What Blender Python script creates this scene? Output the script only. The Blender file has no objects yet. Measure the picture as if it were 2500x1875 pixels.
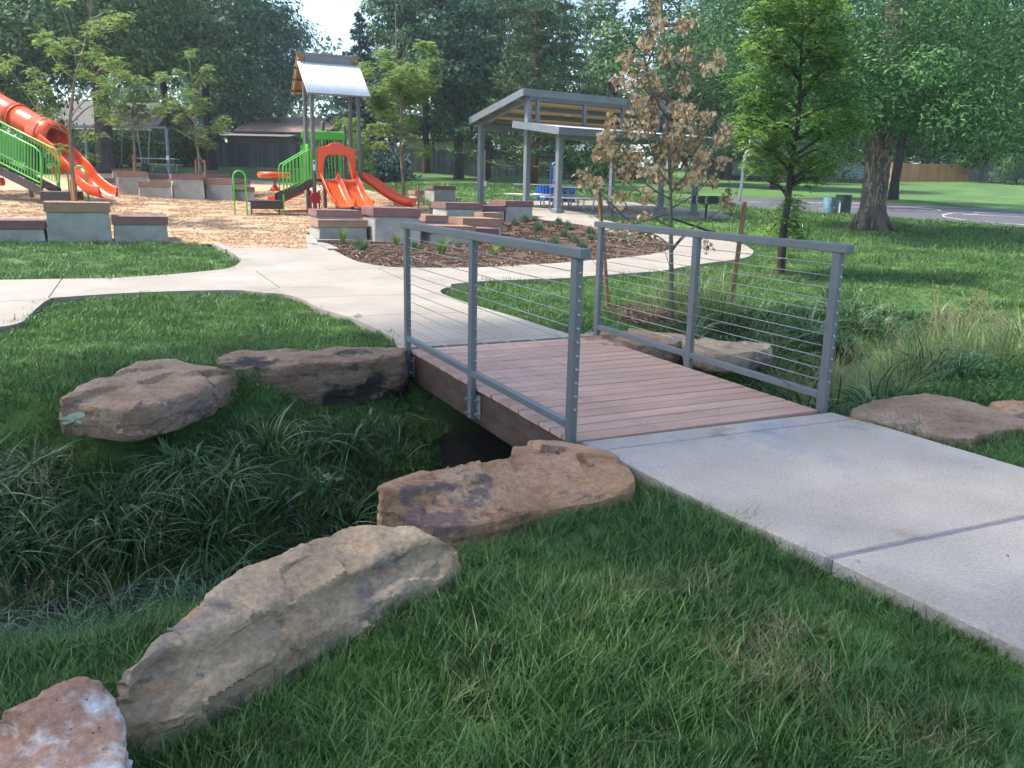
import bpy, bmesh, math, random
import numpy as np
from mathutils import Vector, Matrix
from mathutils.geometry import delaunay_2d_cdt
rad = math.radians
SC = bpy.context.scene
# ------------------------------------------------------------ camera, sky, sun, exposure
F = 2040.0; YAW = rad(25.7); PITCH = rad(13.45); ROLL = rad(1.2); CAM = np.array([-2.19, -3.80, 1.365])
_cy, _sy = math.cos(YAW), math.sin(YAW)
FW = np.array([_sy*math.cos(PITCH), _cy*math.cos(PITCH), -math.sin(PITCH)])
R0 = np.array([_cy, -_sy, 0.0]); U0 = np.cross(R0, FW)
RT = math.cos(ROLL)*R0 + math.sin(ROLL)*U0; UP = -math.sin(ROLL)*R0 + math.cos(ROLL)*U0
FH = np.array([_sy, _cy, 0.0])
cd = bpy.data.cameras.new('camera'); cam = bpy.data.objects.new('camera', cd); SC.collection.objects.link(cam)
cam.matrix_world = Matrix(((RT[0], UP[0], -FW[0], CAM[0]), (RT[1], UP[1], -FW[1], CAM[1]), (RT[2], UP[2], -FW[2], CAM[2]), (0, 0, 0, 1)))
cd.sensor_fit = 'HORIZONTAL'; cd.sensor_width = 36; cd.lens = 36*F/2500; cd.clip_start = 0.05; cd.clip_end = 3000
SC.camera = cam
SUN_AZ, SUN_EL = rad(-62), rad(58)
w = bpy.data.worlds.new('World'); SC.world = w; w.use_nodes = True
nt = w.node_tree; bgn = nt.nodes['Background']; sky = nt.nodes.new('ShaderNodeTexSky')
sky.sky_type = 'NISHITA'; sky.sun_disc = False; sky.sun_elevation = SUN_EL; sky.sun_rotation = SUN_AZ
sky.air_density = 1.0; sky.dust_density = 1.4; sky.ozone_density = 1.2
nt.links.new(sky.outputs[0], bgn.inputs[0]); bgn.inputs[1].default_value = 0.13
sd = bpy.data.lights.new('sun', 'SUN'); sd.energy = 2.7; sd.angle = rad(4.5); sd.color = (1.0, 0.93, 0.81)
sun = bpy.data.objects.new('sun', sd); SC.collection.objects.link(sun)
_sv = Vector((math.sin(SUN_AZ)*math.cos(SUN_EL), math.cos(SUN_AZ)*math.cos(SUN_EL), math.sin(SUN_EL)))
sun.rotation_euler = _sv.to_track_quat('Z', 'Y').to_euler(); sun.location = (0, 0, 40)
SC.view_settings.view_transform = 'Standard'; SC.view_settings.look = 'None'; SC.view_settings.gamma = 1
SC.view_settings.exposure = 1.55; SC.view_settings.use_curve_mapping = False
SC.cycles.max_bounces = 5; SC.cycles.diffuse_bounces = 3; SC.cycles.glossy_bounces = 2; SC.cycles.transmission_bounces = 2; SC.cycles.transparent_max_bounces = 8; SC.cycles.volume_bounces = 0
SC.cycles.use_denoising = True; SC.cycles.use_adaptive_sampling = True; SC.cycles.adaptive_threshold = .03; SC.cycles.adaptive_min_samples = 16
rng = np.random.default_rng(7); random.seed(7)

# ------------------------------------------------------------ helpers
ZR = {0: (0, 0, 1.1302), 1: (0, 0, .2833), 2: (600, 100, .2833), 3: (1100, 150, .34356), 4: (1700, 250, .36166), 5: (0, 300, .31646),
      6: (650, 380, .31646), 7: (900, 520, .36166), 8: (1350, 520, .36166), 11: (0, 800, .45208), 12: (800, 950, .40687),
      13: (0, 1200, .40687), 14: (1600, 900, .40687), 15: (600, 0, .33906), 16: (1250, 0, .5651)}
def Z(k, x, y): a, b, s = ZR[k]; return (a+x*s, b+y*s)
def ZL(k, pts): return [Z(k, x, y) for x, y in pts]
def hz(x): return 449.6+(x-1250)*.0209
def ray(px, py):
    d = FW+(px-1250)/F*RT-(py-937.5)/F*UP
    return d/(d@FH)
def at(px, py, dep): return CAM+ray(px, py)*dep          # the place seen at (px, py) at a given distance
def onz(px, py, z=0.0):
    d = ray(px, py); return CAM+d*((z-CAM[2])/d[2])
def proj(P):
    d = np.asarray(P, float)-CAM; k = d@FW; return 1250+F*(d@RT)/k, 937.5-F*(d@UP)/k

def hash3(i, j, k, s):
    n = (i*73856093 ^ j*19349663 ^ k*83492791 ^ (s*2654435761 & 0x7fffffff)) & 0x7fffffff
    n = (n ^ (n >> 13))*1274126177 & 0x7fffffff
    n = (n ^ (n >> 16))*668265263 & 0x7fffffff
    return (n ^ (n >> 15) & 0xffff)/float(0x7fffffff)
def vnoise(P, s=0):
    P = np.asarray(P, float); i = np.floor(P).astype(np.int64); f = P-i; f = f*f*(3-2*f); r = 0
    for a in (0, 1):
        for b in (0, 1):
            for c in (0, 1):
                wgt = (f[:, 0] if a else 1-f[:, 0])*(f[:, 1] if b else 1-f[:, 1])*(f[:, 2] if c else 1-f[:, 2])
                r = r+wgt*hash3(i[:, 0]+a, i[:, 1]+b, i[:, 2]+c, s)
    return r
def fbm(P, s=0, o=4):
    P = np.asarray(P, float); r = 0; a = .5
    for k in range(o): r = r+a*(vnoise(P*2**k, s+k)-.5)*2; a *= .5
    return r

# ------------------------------------------------------------ terrain height
_ctl = []
for x in np.arange(-9, 8.1, 2.4):
    for y in np.arange(-9, 10.1, 2.4): _ctl.append((x, y, -.06))
for x, y, z in ((-5, 13, -.03), (-2, 13, -.02), (0.5, 12.6, 0), (3, 11.5, 0), (-6, 16, .03), (-2.2, 15.7, .02), (3.4, 14.5, .02), (10, 11, .0), (8, 8, -.03), (12, 2, -.06), (7, 12.5, .03)): _ctl.append((x, y, z))
def _c(px, py, d): p = at(px, py, d); _ctl.append((p[0], p[1], p[2]))
for a in ((745, 527, 24.8), (700, 529, 24.2), (540, 484, 28.5), (120, 429, 45), (633, 447, 44), (1010, 491, 30), (1360, 524, 24.5), (1687, 529.6, 27.9), (262, 423, 43),
          (2135, 560, 24), (2070, 523, 37), (1728, 540, 26.5), (2500, 557, 29), (1765, 500, 42), (600, 407, 64), (1138, 427, 62), (1500, 441, 70), (1700, 440, 75),
          (2018, 445, 85), (2362, 443, 97), (104, 395, 62), (538, 413, 54), (253, 487, 26), (1298, 455, 39), (2182, 483, 42), (1890, 463, 60), (1910, 675, 13.6), (2500, 445, 90),
          (-500, 395, 62), (-400, 440, 35), (2900, 455, 80), (2900, 600, 24), (1600, 485, 38), (2400, 510, 42)): _c(*a)
for px in (-600, 0, 600, 1250, 1900, 2500, 3100):
    for d, z in ((140, 4.5), (300, 6), (700, 8)):
        p = at(px, 440, d); _ctl.append((p[0], p[1], z))
for a in range(0, 360, 40):
    for r_, z in ((60, .2), (300, .5)):
        x, y = CAM[0]+r_*math.cos(rad(a)), CAM[1]+r_*math.sin(rad(a))
        if np.array([x-CAM[0], y-CAM[1]])@FH[:2] < 0: _ctl.append((x, y, z))
_ctl = np.array(_ctl); _n = len(_ctl)
_D = np.sqrt(((_ctl[:, None, :2]-_ctl[None, :, :2])**2).sum(-1))
_A = np.zeros((_n+3, _n+3)); _A[:_n, :_n] = -np.sqrt(_D**2+.6)+np.eye(_n)*.04; _A[:_n, _n] = 1; _A[:_n, _n+1:] = _ctl[:, :2]*.01; _A[_n:, :_n] = _A[:_n, _n:].T
_W = np.linalg.solve(_A, np.concatenate([_ctl[:, 2], [0, 0, 0]]))
def base_z(xy):
    xy = np.atleast_2d(xy); out = np.zeros(len(xy))
    for i in range(0, len(xy), 20000):
        q = xy[i:i+20000]; d = np.sqrt(((q[:, None, :]-_ctl[None, :, :2])**2).sum(-1)+.6)
        out[i:i+20000] = -d@_W[:_n]+_W[_n]+q@(_W[_n+1:]*.01)
    near = np.clip((np.hypot(xy[:, 0]-CAM[0], xy[:, 1]-CAM[1])-14)/5, 0, 1)
    return -.06*(1-near)+out*near
DITCH = np.array([(-14, 1.8), (-6, .95), (-3, .6), (-1.5, .66), (-.3, 1.1), (.9, 1.35), (2.2, 1.45), (4, 1.75), (7, 2.8), (12, 4.5), (16, 6)], float)
def ditch_dist(xy):
    xy = np.atleast_2d(xy); best = np.full(len(xy), 1e9)
    for a, b in zip(DITCH[:-1], DITCH[1:]):
        ab = b-a; t = np.clip(((xy-a)@ab)/(ab@ab), 0, 1); best = np.minimum(best, np.hypot(*(xy-a-t[:, None]*ab).T))
    return best
def T(x, y=None):
    xy = np.atleast_2d(x if y is None else (x, y)).astype(float)
    z = base_z(xy); d = ditch_dist(xy)
    wob = (vnoise(np.c_[xy*1.3, xy[:, 0]*0], 5)-.5)*.35
    far_ = np.clip((xy[:, 1]-np.interp(xy[:, 0], DITCH[:, 0], DITCH[:, 1]))*4, 0, 1)*np.clip((1.6-xy[:, 0])*3, 0, 1)
    t = np.clip((1.42+wob-d)/1.15, 0, 1); s = t*t*(3-2*t)
    sf = np.interp(d-wob*.4, [.15, .46, .72, 1.15, 1.5, 1.74], [1, .97, .72, .46, .31, 0]); s = s*(1-far_)+sf*far_
    nr_ = (1-far_)*np.clip((-.1-xy[:, 0])*3, 0, 1); sn = np.interp(d-wob*.3, [.2, .45, .7, 1.0, 1.4, 1.75], [1, .95, .74, .46, .2, 0]); s = s*(1-nr_)+sn*nr_
    fade = 1-np.clip((-xy[:, 0]-9)/6, 0, 1); fade = fade*np.interp(xy[:, 0], [2.6, 4.2, 9, 16], [1, .45, .25, 0])
    z = z-.86*s*fade
    z = z+(vnoise(np.c_[xy*2.2, xy[:, 0]*0], 9)-.5)*.03*np.clip(1-t*.3, 0, 1)*(d > .3)
    return z if len(z) > 1 or y is None else float(z[0])
def G(px, py):
    """point of the ground seen at a pixel of the photograph"""
    d = ray(px, py); prev = .8; ts = np.concatenate([np.arange(1, 40, .25), np.arange(40, 200, 1.0)])
    P = CAM+ts[:, None]*d; below = P[:, 2] < T(P[:, :2])
    k = int(np.argmax(below)) if below.any() else len(ts)-1
    lo, hi = ts[max(k-1, 0)], ts[k]
    for _ in range(14):
        m = (lo+hi)/2; p = CAM+m*d
        if p[2] < T(p[None, :2])[0]: hi = m
        else: lo = m
    return CAM+hi*d
def gat(px, d):
    """ground point at image column px and distance d"""
    p = at(px, hz(px), d); return np.array([p[0], p[1], T(p[None, :2])[0]])

# ------------------------------------------------------------ mesh building
def wloc(o):
    l = np.zeros(3)
    while o is not None: l += np.array(o.location); o = o.parent
    return l
def link_mesh(name, me, mat, parent=None, loc=(0, 0, 0)):
    o = bpy.data.objects.new(name, me); SC.collection.objects.link(o)
    if mat is not None and not me.materials: me.materials.append(mat)
    o.location = loc
    if parent is not None: o.parent = parent
    return o
class MB:
    def __init__(s): s.v = []; s.f = []
    def add(s, vs, fs):
        n = len(s.v); s.v += [tuple(map(float, p)) for p in vs]; s.f += [tuple(i+n for i in f) for f in fs]; return s
    def hexa(s, b, t):
        return s.add(list(b)+list(t), [(3, 2, 1, 0), (4, 5, 6, 7), (0, 1, 5, 4), (1, 2, 6, 5), (2, 3, 7, 6), (3, 0, 4, 7)])
    def box(s, c, size, ax=None):
        c = np.array(c, float); x, y, z = [k/2 for k in size]
        A = np.eye(3) if ax is None else np.array(ax, float)
        q = lambda i, j, k: c+A[0]*i*x+A[1]*j*y+A[2]*k*z
        return s.hexa([q(-1, -1, -1), q(1, -1, -1), q(1, 1, -1), q(-1, 1, -1)], [q(-1, -1, 1), q(1, -1, 1), q(1, 1, 1), q(-1, 1, 1)])
    def beam(s, a, b, wd, ht, up=(0, 0, 1)):
        a = np.array(a, float); b = np.array(b, float); d = b-a; L = np.linalg.norm(d); d /= L
        u = np.array(up, float); sd_ = np.cross(d, u)
        if np.linalg.norm(sd_) < 1e-4: u = np.array([1., 0, 0]); sd_ = np.cross(d, u)
        sd_ /= np.linalg.norm(sd_); u = np.cross(sd_, d)
        return s.box((a+b)/2, (L, wd, ht), (d, sd_, u))
    def tube(s, pts, r, n=8, cap=True):
        P = [np.array(p, float) for p in pts]; m = len(P)
        rs = list(r) if hasattr(r, '__len__') else [r]*m
        t0 = P[1]-P[0]; t0 /= np.linalg.norm(t0)
        ref = np.array([0, 0, 1.]) if abs(t0[2]) < .9 else np.array([1., 0, 0])
        nx = np.cross(t0, ref); nx /= np.linalg.norm(nx); vs = []
        for i in range(m):
            t = P[min(i+1, m-1)]-P[max(i-1, 0)]; t /= max(np.linalg.norm(t), 1e-9)
            nx = nx-t*(nx@t); nx /= max(np.linalg.norm(nx), 1e-9); ny = np.cross(t, nx)
            for k in range(n):
                a = 2*math.pi*k/n; vs.append(P[i]+rs[i]*(math.cos(a)*nx+math.sin(a)*ny))
        fs = [(i*n+k, i*n+(k+1) % n, (i+1)*n+(k+1) % n, (i+1)*n+k) for i in range(m-1) for k in range(n)]
        if cap: fs += [tuple(reversed(range(n))), tuple(range((m-1)*n, m*n))]
        return s.add(vs, fs)
    def lathe(s, c, prof, n=20):
        vs = [(c[0]+r*math.cos(2*math.pi*k/n), c[1]+r*math.sin(2*math.pi*k/n), c[2]+z) for r, z in prof for k in range(n)]
        m = len(prof); fs = [(i*n+k, i*n+(k+1) % n, (i+1)*n+(k+1) % n, (i+1)*n+k) for i in range(m-1) for k in range(n)]
        fs += [tuple(reversed(range(n))), tuple(range((m-1)*n, m*n))]
        return s.add(vs, fs)
    def build(s, name, mat, parent=None, bevel=0, smooth=False, origin=None, seg=1):
        V = np.array(s.v)
        if parent is not None: o0 = wloc(parent)
        elif origin is not None: o0 = np.array(origin, float)
        else: o0 = np.array([V[:, 0].mean(), V[:, 1].mean(), V[:, 2].min()])
        me = bpy.data.meshes.new(name); me.from_pydata([tuple(p) for p in V-o0], [], s.f)
        if smooth: me.shade_smooth()
        o = link_mesh(name, me, mat, parent, (0, 0, 0) if parent is not None else o0)
        if bevel:
            m = o.modifiers.new('bevel', 'BEVEL'); m.width = bevel; m.segments = seg; m.limit_method = 'ANGLE'
        return o
def fast_mesh(name, V, Q, mat, parent=None, origin=None, kind=None, smooth=False):
    V = np.asarray(V, float); Q = np.asarray(Q); k = Q.shape[1]
    o0 = wloc(parent) if parent is not None else (np.zeros(3) if origin is None else np.array(origin, float))
    me = bpy.data.meshes.new(name); me.vertices.add(len(V)); me.vertices.foreach_set('co', (V-o0).ravel())
    me.loops.add(Q.size); me.loops.foreach_set('vertex_index', Q.ravel().astype(np.int32))
    me.polygons.add(len(Q)); me.polygons.foreach_set('loop_start', np.arange(0, Q.size, k, dtype=np.int32))
    me.update(calc_edges=True)
    if smooth: me.shade_smooth()
    o = link_mesh(name, me, mat, parent, (0, 0, 0) if parent is not None else o0)
    if kind: o['kind'] = kind
    return o
def thing(name, label, cat, loc, group=None):
    o = bpy.data.objects.new(name, None); SC.collection.objects.link(o); o.location = tuple(map(float, loc)); o.empty_display_size = .2
    return tag(o, label, cat, group)
def tag(o, label, cat=None, group=None, kind=None):
    if label: o['label'] = label
    if cat: o['category'] = cat
    if group: o['group'] = group
    if kind: o['kind'] = kind
    return o
def sub(name, parent):
    o = bpy.data.objects.new(name, None); SC.collection.objects.link(o); o.parent = parent; o.empty_display_size = .1
    return o
def in_poly(P, poly):
    poly = np.asarray(poly); x, y = P[:, 0], P[:, 1]; c = np.zeros(len(P), bool)
    for (x1, y1), (x2, y2) in zip(poly, np.roll(poly, -1, 0)):
        m = ((y1 > y) != (y2 > y)); c ^= m & (x < (x2-x1)*(y-y1)/((y2-y1) if y2 != y1 else 1e-12)+x1)
    return c
def smooth_line(pts, n=4):
    P = [np.array(p[:2], float) for p in pts]; out = []
    for i in range(len(P)-1):
        p0, p1, p2, p3 = P[max(i-1, 0)], P[i], P[i+1], P[min(i+2, len(P)-1)]
        for k in range(n):
            t = k/n; out.append(.5*((2*p1)+(-p0+p2)*t+(2*p0-5*p1+4*p2-p3)*t*t+(-p0+3*p1-3*p2+p3)*t**3))
    return out+[P[-1]]
def sheet(poly, off, step=.5, holes=(), zf=None, skirt=0.0):
    """flat sheet lying on the ground inside a polygon; holes are thin recessed joints. Returns list of (verts, faces), one per connected piece."""
    poly = np.array([p[:2] for p in poly], float); lo, hi = poly.min(0), poly.max(0)
    gx, gy = np.meshgrid(np.arange(lo[0]+step/2, hi[0], step), np.arange(lo[1]+step/2, hi[1], step))
    g = np.c_[gx.ravel(), gy.ravel()]; g = g[in_poly(g, poly)] if len(g) else g
    hp = []
    for a, b, wd in holes:
        a = np.array(a[:2]); b = np.array(b[:2]); d = (b-a)/np.linalg.norm(b-a); n_ = np.array([-d[1], d[0]])*wd/2
        hp.append(np.array([a-n_, b-n_, b+n_, a+n_]))
    for h in hp: g = g[~in_poly(g, h)]
    V = [Vector(p) for p in poly]; Fc = [list(range(len(poly)))]
    for h in hp: Fc.append(list(range(len(V), len(V)+4))); V += [Vector(p) for p in h]
    V += [Vector(p) for p in g]
    ov, oe, of, *_ = delaunay_2d_cdt(V, [], Fc, 1, 1e-5)
    ov = np.array([(p.x, p.y) for p in ov]); tri = [tuple(f) for f in of]
    flat = []
    for f in tri: flat += [(f[0], f[i], f[i+1]) for i in range(1, len(f)-1)]
    cen = np.array([ov[list(f)].mean(0) for f in flat]); keep = in_poly(cen, poly)
    for h in hp: keep &= ~in_poly(cen, h)
    flat = [f for f, k in zip(flat, keep) if k]
    # connected pieces
    par = {}
    def find(a):
        while par.setdefault(a, a) != a: par[a] = par[par[a]]; a = par[a]
        return a
    em = {}
    for i, f in enumerate(flat):
        for k in range(3):
            e = frozenset((f[k], f[(k+1) % 3]))
            if e in em: par[find(i)] = find(em[e][0]); em[e].append(i)
            else: em[e] = [i]
    groups = {}
    for i in range(len(flat)): groups.setdefault(find(i), []).append(i)
    zz = (T(ov) if zf is None else zf(ov))+off; res = []
    for g_ in groups.values():
        fs = [flat[i] for i in g_]; ids = sorted({j for f in fs for j in f}); mp = {j: i for i, j in enumerate(ids)}
        vs = [(ov[j][0], ov[j][1], zz[j]) for j in ids]; ff = []
        for f in fs:
            a, b, c_ = ov[list(f)]; cr = (b[0]-a[0])*(c_[1]-a[1])-(b[1]-a[1])*(c_[0]-a[0])
            ff.append(tuple(mp[j] for j in (f if cr > 0 else f[::-1])))
        if skirt:
            ec = {}
            for f in ff:
                for k in range(3): ec[(f[k], f[(k+1) % 3])] = 1
            n0 = len(vs); vs2 = [(v[0], v[1], v[2]-skirt) for v in vs]; add = []
            for (a, b) in ec:
                if (b, a) not in ec: add.append((b, a, a+n0, b+n0))
            vs = vs+vs2; ff = ff+add
        area = len(fs); res.append((vs, ff, area))
    res.sort(key=lambda r: -r[2]); return res
def strip(pts, wd, off, zf=None, th=0):
    P = np.array([p[:2] for p in pts], float); t = np.gradient(P, axis=0); t /= np.linalg.norm(t, axis=1)[:, None]; n_ = np.c_[-t[:, 1], t[:, 0]]*wd/2
    A, B = P-n_, P+n_; mb = MB(); zf = zf or T
    za, zb = zf(A)+off, zf(B)+off; m = len(P)
    vs = [(A[i][0], A[i][1], za[i]) for i in range(m)]+[(B[i][0], B[i][1], zb[i]) for i in range(m)]
    mb.add(vs, [(i, i+1, m+i+1, m+i) for i in range(m-1)])
    if th:
        vs2 = [(x, y, z-th) for x, y, z in vs]; n0 = 2*m
        mb.add(vs+vs2, [(i+n0, i+1+n0, i+1, i) for i in range(m-1)]+[(m+i, m+i+1, m+i+1+n0, m+i+n0) for i in range(m-1)]+[(0, m, m+n0, n0), (m-1, m-1+n0, 2*m-1+n0, 2*m-1)])
    return mb

# ------------------------------------------------------------ materials
def mat(name, cols, scale=5.0, rough=.7, bump=0.0, bscale=None, metal=0.0, coord='Object', detail=6, spec=.5, trans=0.0, stretch=None, island=0.0, obj_rand=0.0, coat=0.0, patch=None, speck=None, grain=None):
    m = bpy.data.materials.new(name); m.use_nodes = True; n = m.node_tree; N = n.nodes; L = n.links; b = N['Principled BSDF']
    b.inputs['Roughness'].default_value = rough; b.inputs['Metallic'].default_value = metal; b.inputs['Specular IOR Level'].default_value = spec
    if coat: b.inputs['Coat Weight'].default_value = coat; b.inputs['Coat Roughness'].default_value = .15
    if not isinstance(cols[0], (tuple, list)): cols = [cols]
    tc = N.new('ShaderNodeTexCoord'); src = tc.outputs[coord] if coord != 'World' else None
    if src is None: g = N.new('ShaderNodeNewGeometry'); src = g.outputs['Position']
    if stretch:
        mp = N.new('ShaderNodeMapping'); mp.inputs['Scale'].default_value = stretch; L.new(src, mp.inputs[0]); src = mp.outputs[0]
    no = N.new('ShaderNodeTexNoise'); no.inputs['Scale'].default_value = scale; no.inputs['Detail'].default_value = detail; no.inputs['Roughness'].default_value = .6
    L.new(src, no.inputs['Vector']); fac = no.outputs[0]
    if island or obj_rand:
        add = N.new('ShaderNodeMath'); add.operation = 'MULTIPLY_ADD'
        if island: g2 = N.new('ShaderNodeNewGeometry'); L.new(g2.outputs['Random Per Island'], add.inputs[0]); add.inputs[1].default_value = island; k = island
        else: g2 = N.new('ShaderNodeObjectInfo'); L.new(g2.outputs['Random'], add.inputs[0]); add.inputs[1].default_value = obj_rand; k = obj_rand
        sb = N.new('ShaderNodeMath'); sb.operation = 'SUBTRACT'; L.new(fac, sb.inputs[0]); sb.inputs[1].default_value = k/2
        L.new(sb.outputs[0], add.inputs[2]); fac = add.outputs[0]
    cr = N.new('ShaderNodeValToRGB'); L.new(fac, cr.inputs[0]); k = len(cols); e = cr.color_ramp.elements
    while len(e) < max(k, 2): e.new(.5)
    for i in range(max(k, 2)):
        e[i].position = .3+.4*i/max(k-1, 1); e[i].color = tuple(cols[min(i, k-1)])+(1,)
    col = cr.outputs[0]
    if patch:  # (color, scale, threshold, softness)
        for pc, ps, pt, pw in patch:
            pn = N.new('ShaderNodeTexNoise'); pn.inputs['Scale'].default_value = ps; pn.inputs['Detail'].default_value = 5; pn.inputs['Roughness'].default_value = .65
            L.new(src, pn.inputs['Vector']); mr = N.new('ShaderNodeMapRange'); L.new(pn.outputs[0], mr.inputs[0])
            mr.inputs[1].default_value = pt; mr.inputs[2].default_value = pt+pw
            mx = N.new('ShaderNodeMix'); mx.data_type = 'RGBA'; L.new(mr.outputs[0], mx.inputs[0]); L.new(col, mx.inputs[6]); mx.inputs[7].default_value = tuple(pc)+(1,); col = mx.outputs[2]
    if speck:  # (color, voronoi scale, radius)
        sc_, ss, sr = speck; vo = N.new('ShaderNodeTexVoronoi'); vo.inputs['Scale'].default_value = ss; L.new(src, vo.inputs['Vector'])
        lt = N.new('ShaderNodeMath'); lt.operation = 'LESS_THAN'; L.new(vo.outputs['Distance'], lt.inputs[0]); lt.inputs[1].default_value = sr
        mx = N.new('ShaderNodeMix'); mx.data_type = 'RGBA'; L.new(lt.outputs[0], mx.inputs[0]); L.new(col, mx.inputs[6]); mx.inputs[7].default_value = tuple(sc_)+(1,); col = mx.outputs[2]
    if grain:  # (scale, strength)
        gn = N.new('ShaderNodeTexNoise'); gn.inputs['Scale'].default_value = grain[0]; gn.inputs['Detail'].default_value = 6; gn.inputs['Roughness'].default_value = .7; L.new(src, gn.inputs['Vector'])
        g3 = N.new('ShaderNodeMapRange'); L.new(gn.outputs[0], g3.inputs[0]); g3.inputs[1].default_value = .3; g3.inputs[2].default_value = .7; g3.inputs[3].default_value = 1-grain[1]; g3.inputs[4].default_value = 1+grain[1]
        vm = N.new('ShaderNodeVectorMath'); vm.operation = 'SCALE'; L.new(col, vm.inputs[0]); L.new(g3.outputs[0], vm.inputs['Scale']); col = vm.outputs[0]
    L.new(col, b.inputs['Base Color'])
    if bump:
        bn = N.new('ShaderNodeTexNoise'); bn.inputs['Scale'].default_value = bscale or scale*3; bn.inputs['Detail'].default_value = 8; bn.inputs['Roughness'].default_value = .65; L.new(src, bn.inputs['Vector'])
        bp = N.new('ShaderNodeBump'); bp.inputs['Strength'].default_value = bump; bp.inputs['Distance'].default_value = .02; L.new(bn.outputs[0], bp.inputs['Height']); L.new(bp.outputs[0], b.inputs['Normal'])
    if trans:
        tr = N.new('ShaderNodeBsdfTranslucent'); L.new(col, tr.inputs[0]); ms = N.new('ShaderNodeMixShader'); ms.inputs[0].default_value = trans
        L.new(b.outputs[0], ms.inputs[1]); L.new(tr.outputs[0], ms.inputs[2]); L.new(ms.outputs[0], N['Material Output'].inputs[0])
    return m
M = {}
M['soil'] = mat('dark_soil', [(.012, .010, .008), (.03, .024, .018)], 12, .95, .6)
M['concrete'] = mat('sidewalk_concrete', [(.38, .32, .265), (.46, .395, .335), (.54, .47, .40)], 1.3, .9, .6, 90, coord='World', grain=(70, .22), patch=[((.37, .27, .21), 1.6, .62, .10), ((.33, .325, .35), 1.2, .57, .14)], speck=((.25, .22, .2), 45, .06))
M['joint'] = mat('joint_filler', [(.20, .175, .19), (.26, .235, .25)], 20, .9)
M['concrete_far'] = mat('walk_concrete_warm', [(.245, .215, .18), (.30, .265, .225), (.355, .32, .275)], .8, .85, .2, 120, coord='World', grain=(40, .1), patch=[((.37, .33, .29), .8, .60, .1)])
M['concrete_wall'] = mat('cast_concrete', [(.24, .235, .22), (.33, .325, .305), (.42, .41, .385)], 2.2, .85, .3, 60, patch=[((.16, .155, .14), 1.5, .6, .1)])
M['composite_pink'] = mat('composite_deck', [(.43, .25, .18), (.50, .305, .225), (.57, .37, .28)], 2.0, .75, .15, 200, coord='World', obj_rand=.25, stretch=(.6, 3, 1), patch=[((.28, .18, .15), 5, .63, .1)], grain=(60, .15))
M['composite_brown'] = mat('composite_brown', [(.14, .078, .06), (.18, .10, .08)], 3, .7, .1, 90, obj_rand=.3)
M['composite_tan'] = mat('composite_tan', [(.26, .15, .10), (.34, .21, .145)], 3, .7, .1, 90, obj_rand=.3)
M['composite_rose'] = mat('composite_rose', [(.17, .085, .078), (.235, .125, .115)], 3, .7, .1, 90, obj_rand=.3)
M['rail_steel'] = mat('painted_grey_steel', [(.125, .137, .147), (.15, .163, .175)], 3, .42, .05, 120, spec=.5)
M['cable'] = mat('stainless', [(.42, .43, .44)], 3, .5, metal=.8)
M['beam_wood'] = mat('weathered_brown_beam', [(.035, .02, .013), (.075, .042, .028), (.11, .065, .045)], 4, .8, .4, 40, stretch=(4, 1, 4))
M['asphalt'] = mat('asphalt', [(.075, .078, .088), (.10, .103, .115)], 2, .9, .2, 80, coord='World')
M['white_paint'] = mat('white_paint', [(.7, .7, .7), (.8, .8, .8)], 4, .6)
M['galv'] = mat('galvanised', [(.32, .34, .35), (.45, .47, .48)], 6, .45, metal=.7)
M['table_alu'] = mat('aluminium_plank', [(.5, .5, .5), (.62, .62, .62)], 4, .4, metal=.5)
M['orange'] = mat('orange_plastic', [(.78, .075, .008), (.86, .10, .012)], 1.5, .33, .03, 8, coat=.25, trans=.12)
M['green'] = mat('lime_green_paint', [(.09, .52, .035), (.12, .60, .05)], 2, .4, coat=.2)
M['post_brown'] = mat('brown_grey_powdercoat', [(.12, .12, .125), (.15, .148, .15)], 2, .45)
M['step_brown'] = mat('dark_brown_deck', [(.045, .033, .028), (.07, .052, .044)], 3, .6)
M['red'] = mat('deep_red_plastic', [(.30, .012, .015), (.38, .02, .02)], 2, .4)
M['roof_glare'] = mat('corrugated_glare_white', [(.86, .87, .88), (.9, .9, .91)], 2, .3, metal=.0)  # white base colour stands in for sun glare off galvanised sheet
M['roof_under'] = mat('tan_underside', [(.42, .27, .12), (.52, .35, .17)], 2, .7, stretch=(1, 8, 1))
M['shelter_grey'] = mat('shelter_steel', [(.16, .18, .20), (.19, .21, .235)], 2, .5)
M['shelter_top'] = mat('shelter_roof_sheet', [(.55, .57, .60), (.62, .64, .66)], 2, .4)
M['ply'] = mat('tan_ceiling_board', [(.66, .42, .19), (.76, .52, .27)], 1.2, .65, stretch=(.6, 6, 1))
M['blue'] = mat('blue_plastic', [(.01, .09, .42), (.02, .12, .5)], 3, .4)
M['black'] = mat('black_iron', [(.008, .009, .009), (.02, .021, .02)], 6, .55)
M['stake'] = mat('stake_wood', [(.16, .08, .04), (.26, .14, .075), (.34, .19, .11)], 6, .8, .3, 60, stretch=(3, 3, .6))
M['stake_orange'] = mat('orange_stake_wood', [(.38, .15, .05), (.48, .22, .09)], 6, .8, .3, 60)
M['strap'] = mat('green_webbing', [(.02, .05, .035), (.035, .07, .05)], 10, .8)
M['chip'] = mat('wood_chips', [(.32, .205, .115), (.46, .315, .19), (.59, .43, .28)], 40, .9, .8, 70, coord='World', detail=8)
M['chip_piece'] = mat('wood_chip_piece', [(.33, .20, .11), (.54, .37, .22), (.74, .56, .37)], 40, .9, island=.9)
M['mulch'] = mat('brown_mulch', [(.035, .02, .012), (.09, .052, .032), (.17, .105, .068)], 38, .95, 1.0, 50, coord='World', detail=9)
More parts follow.
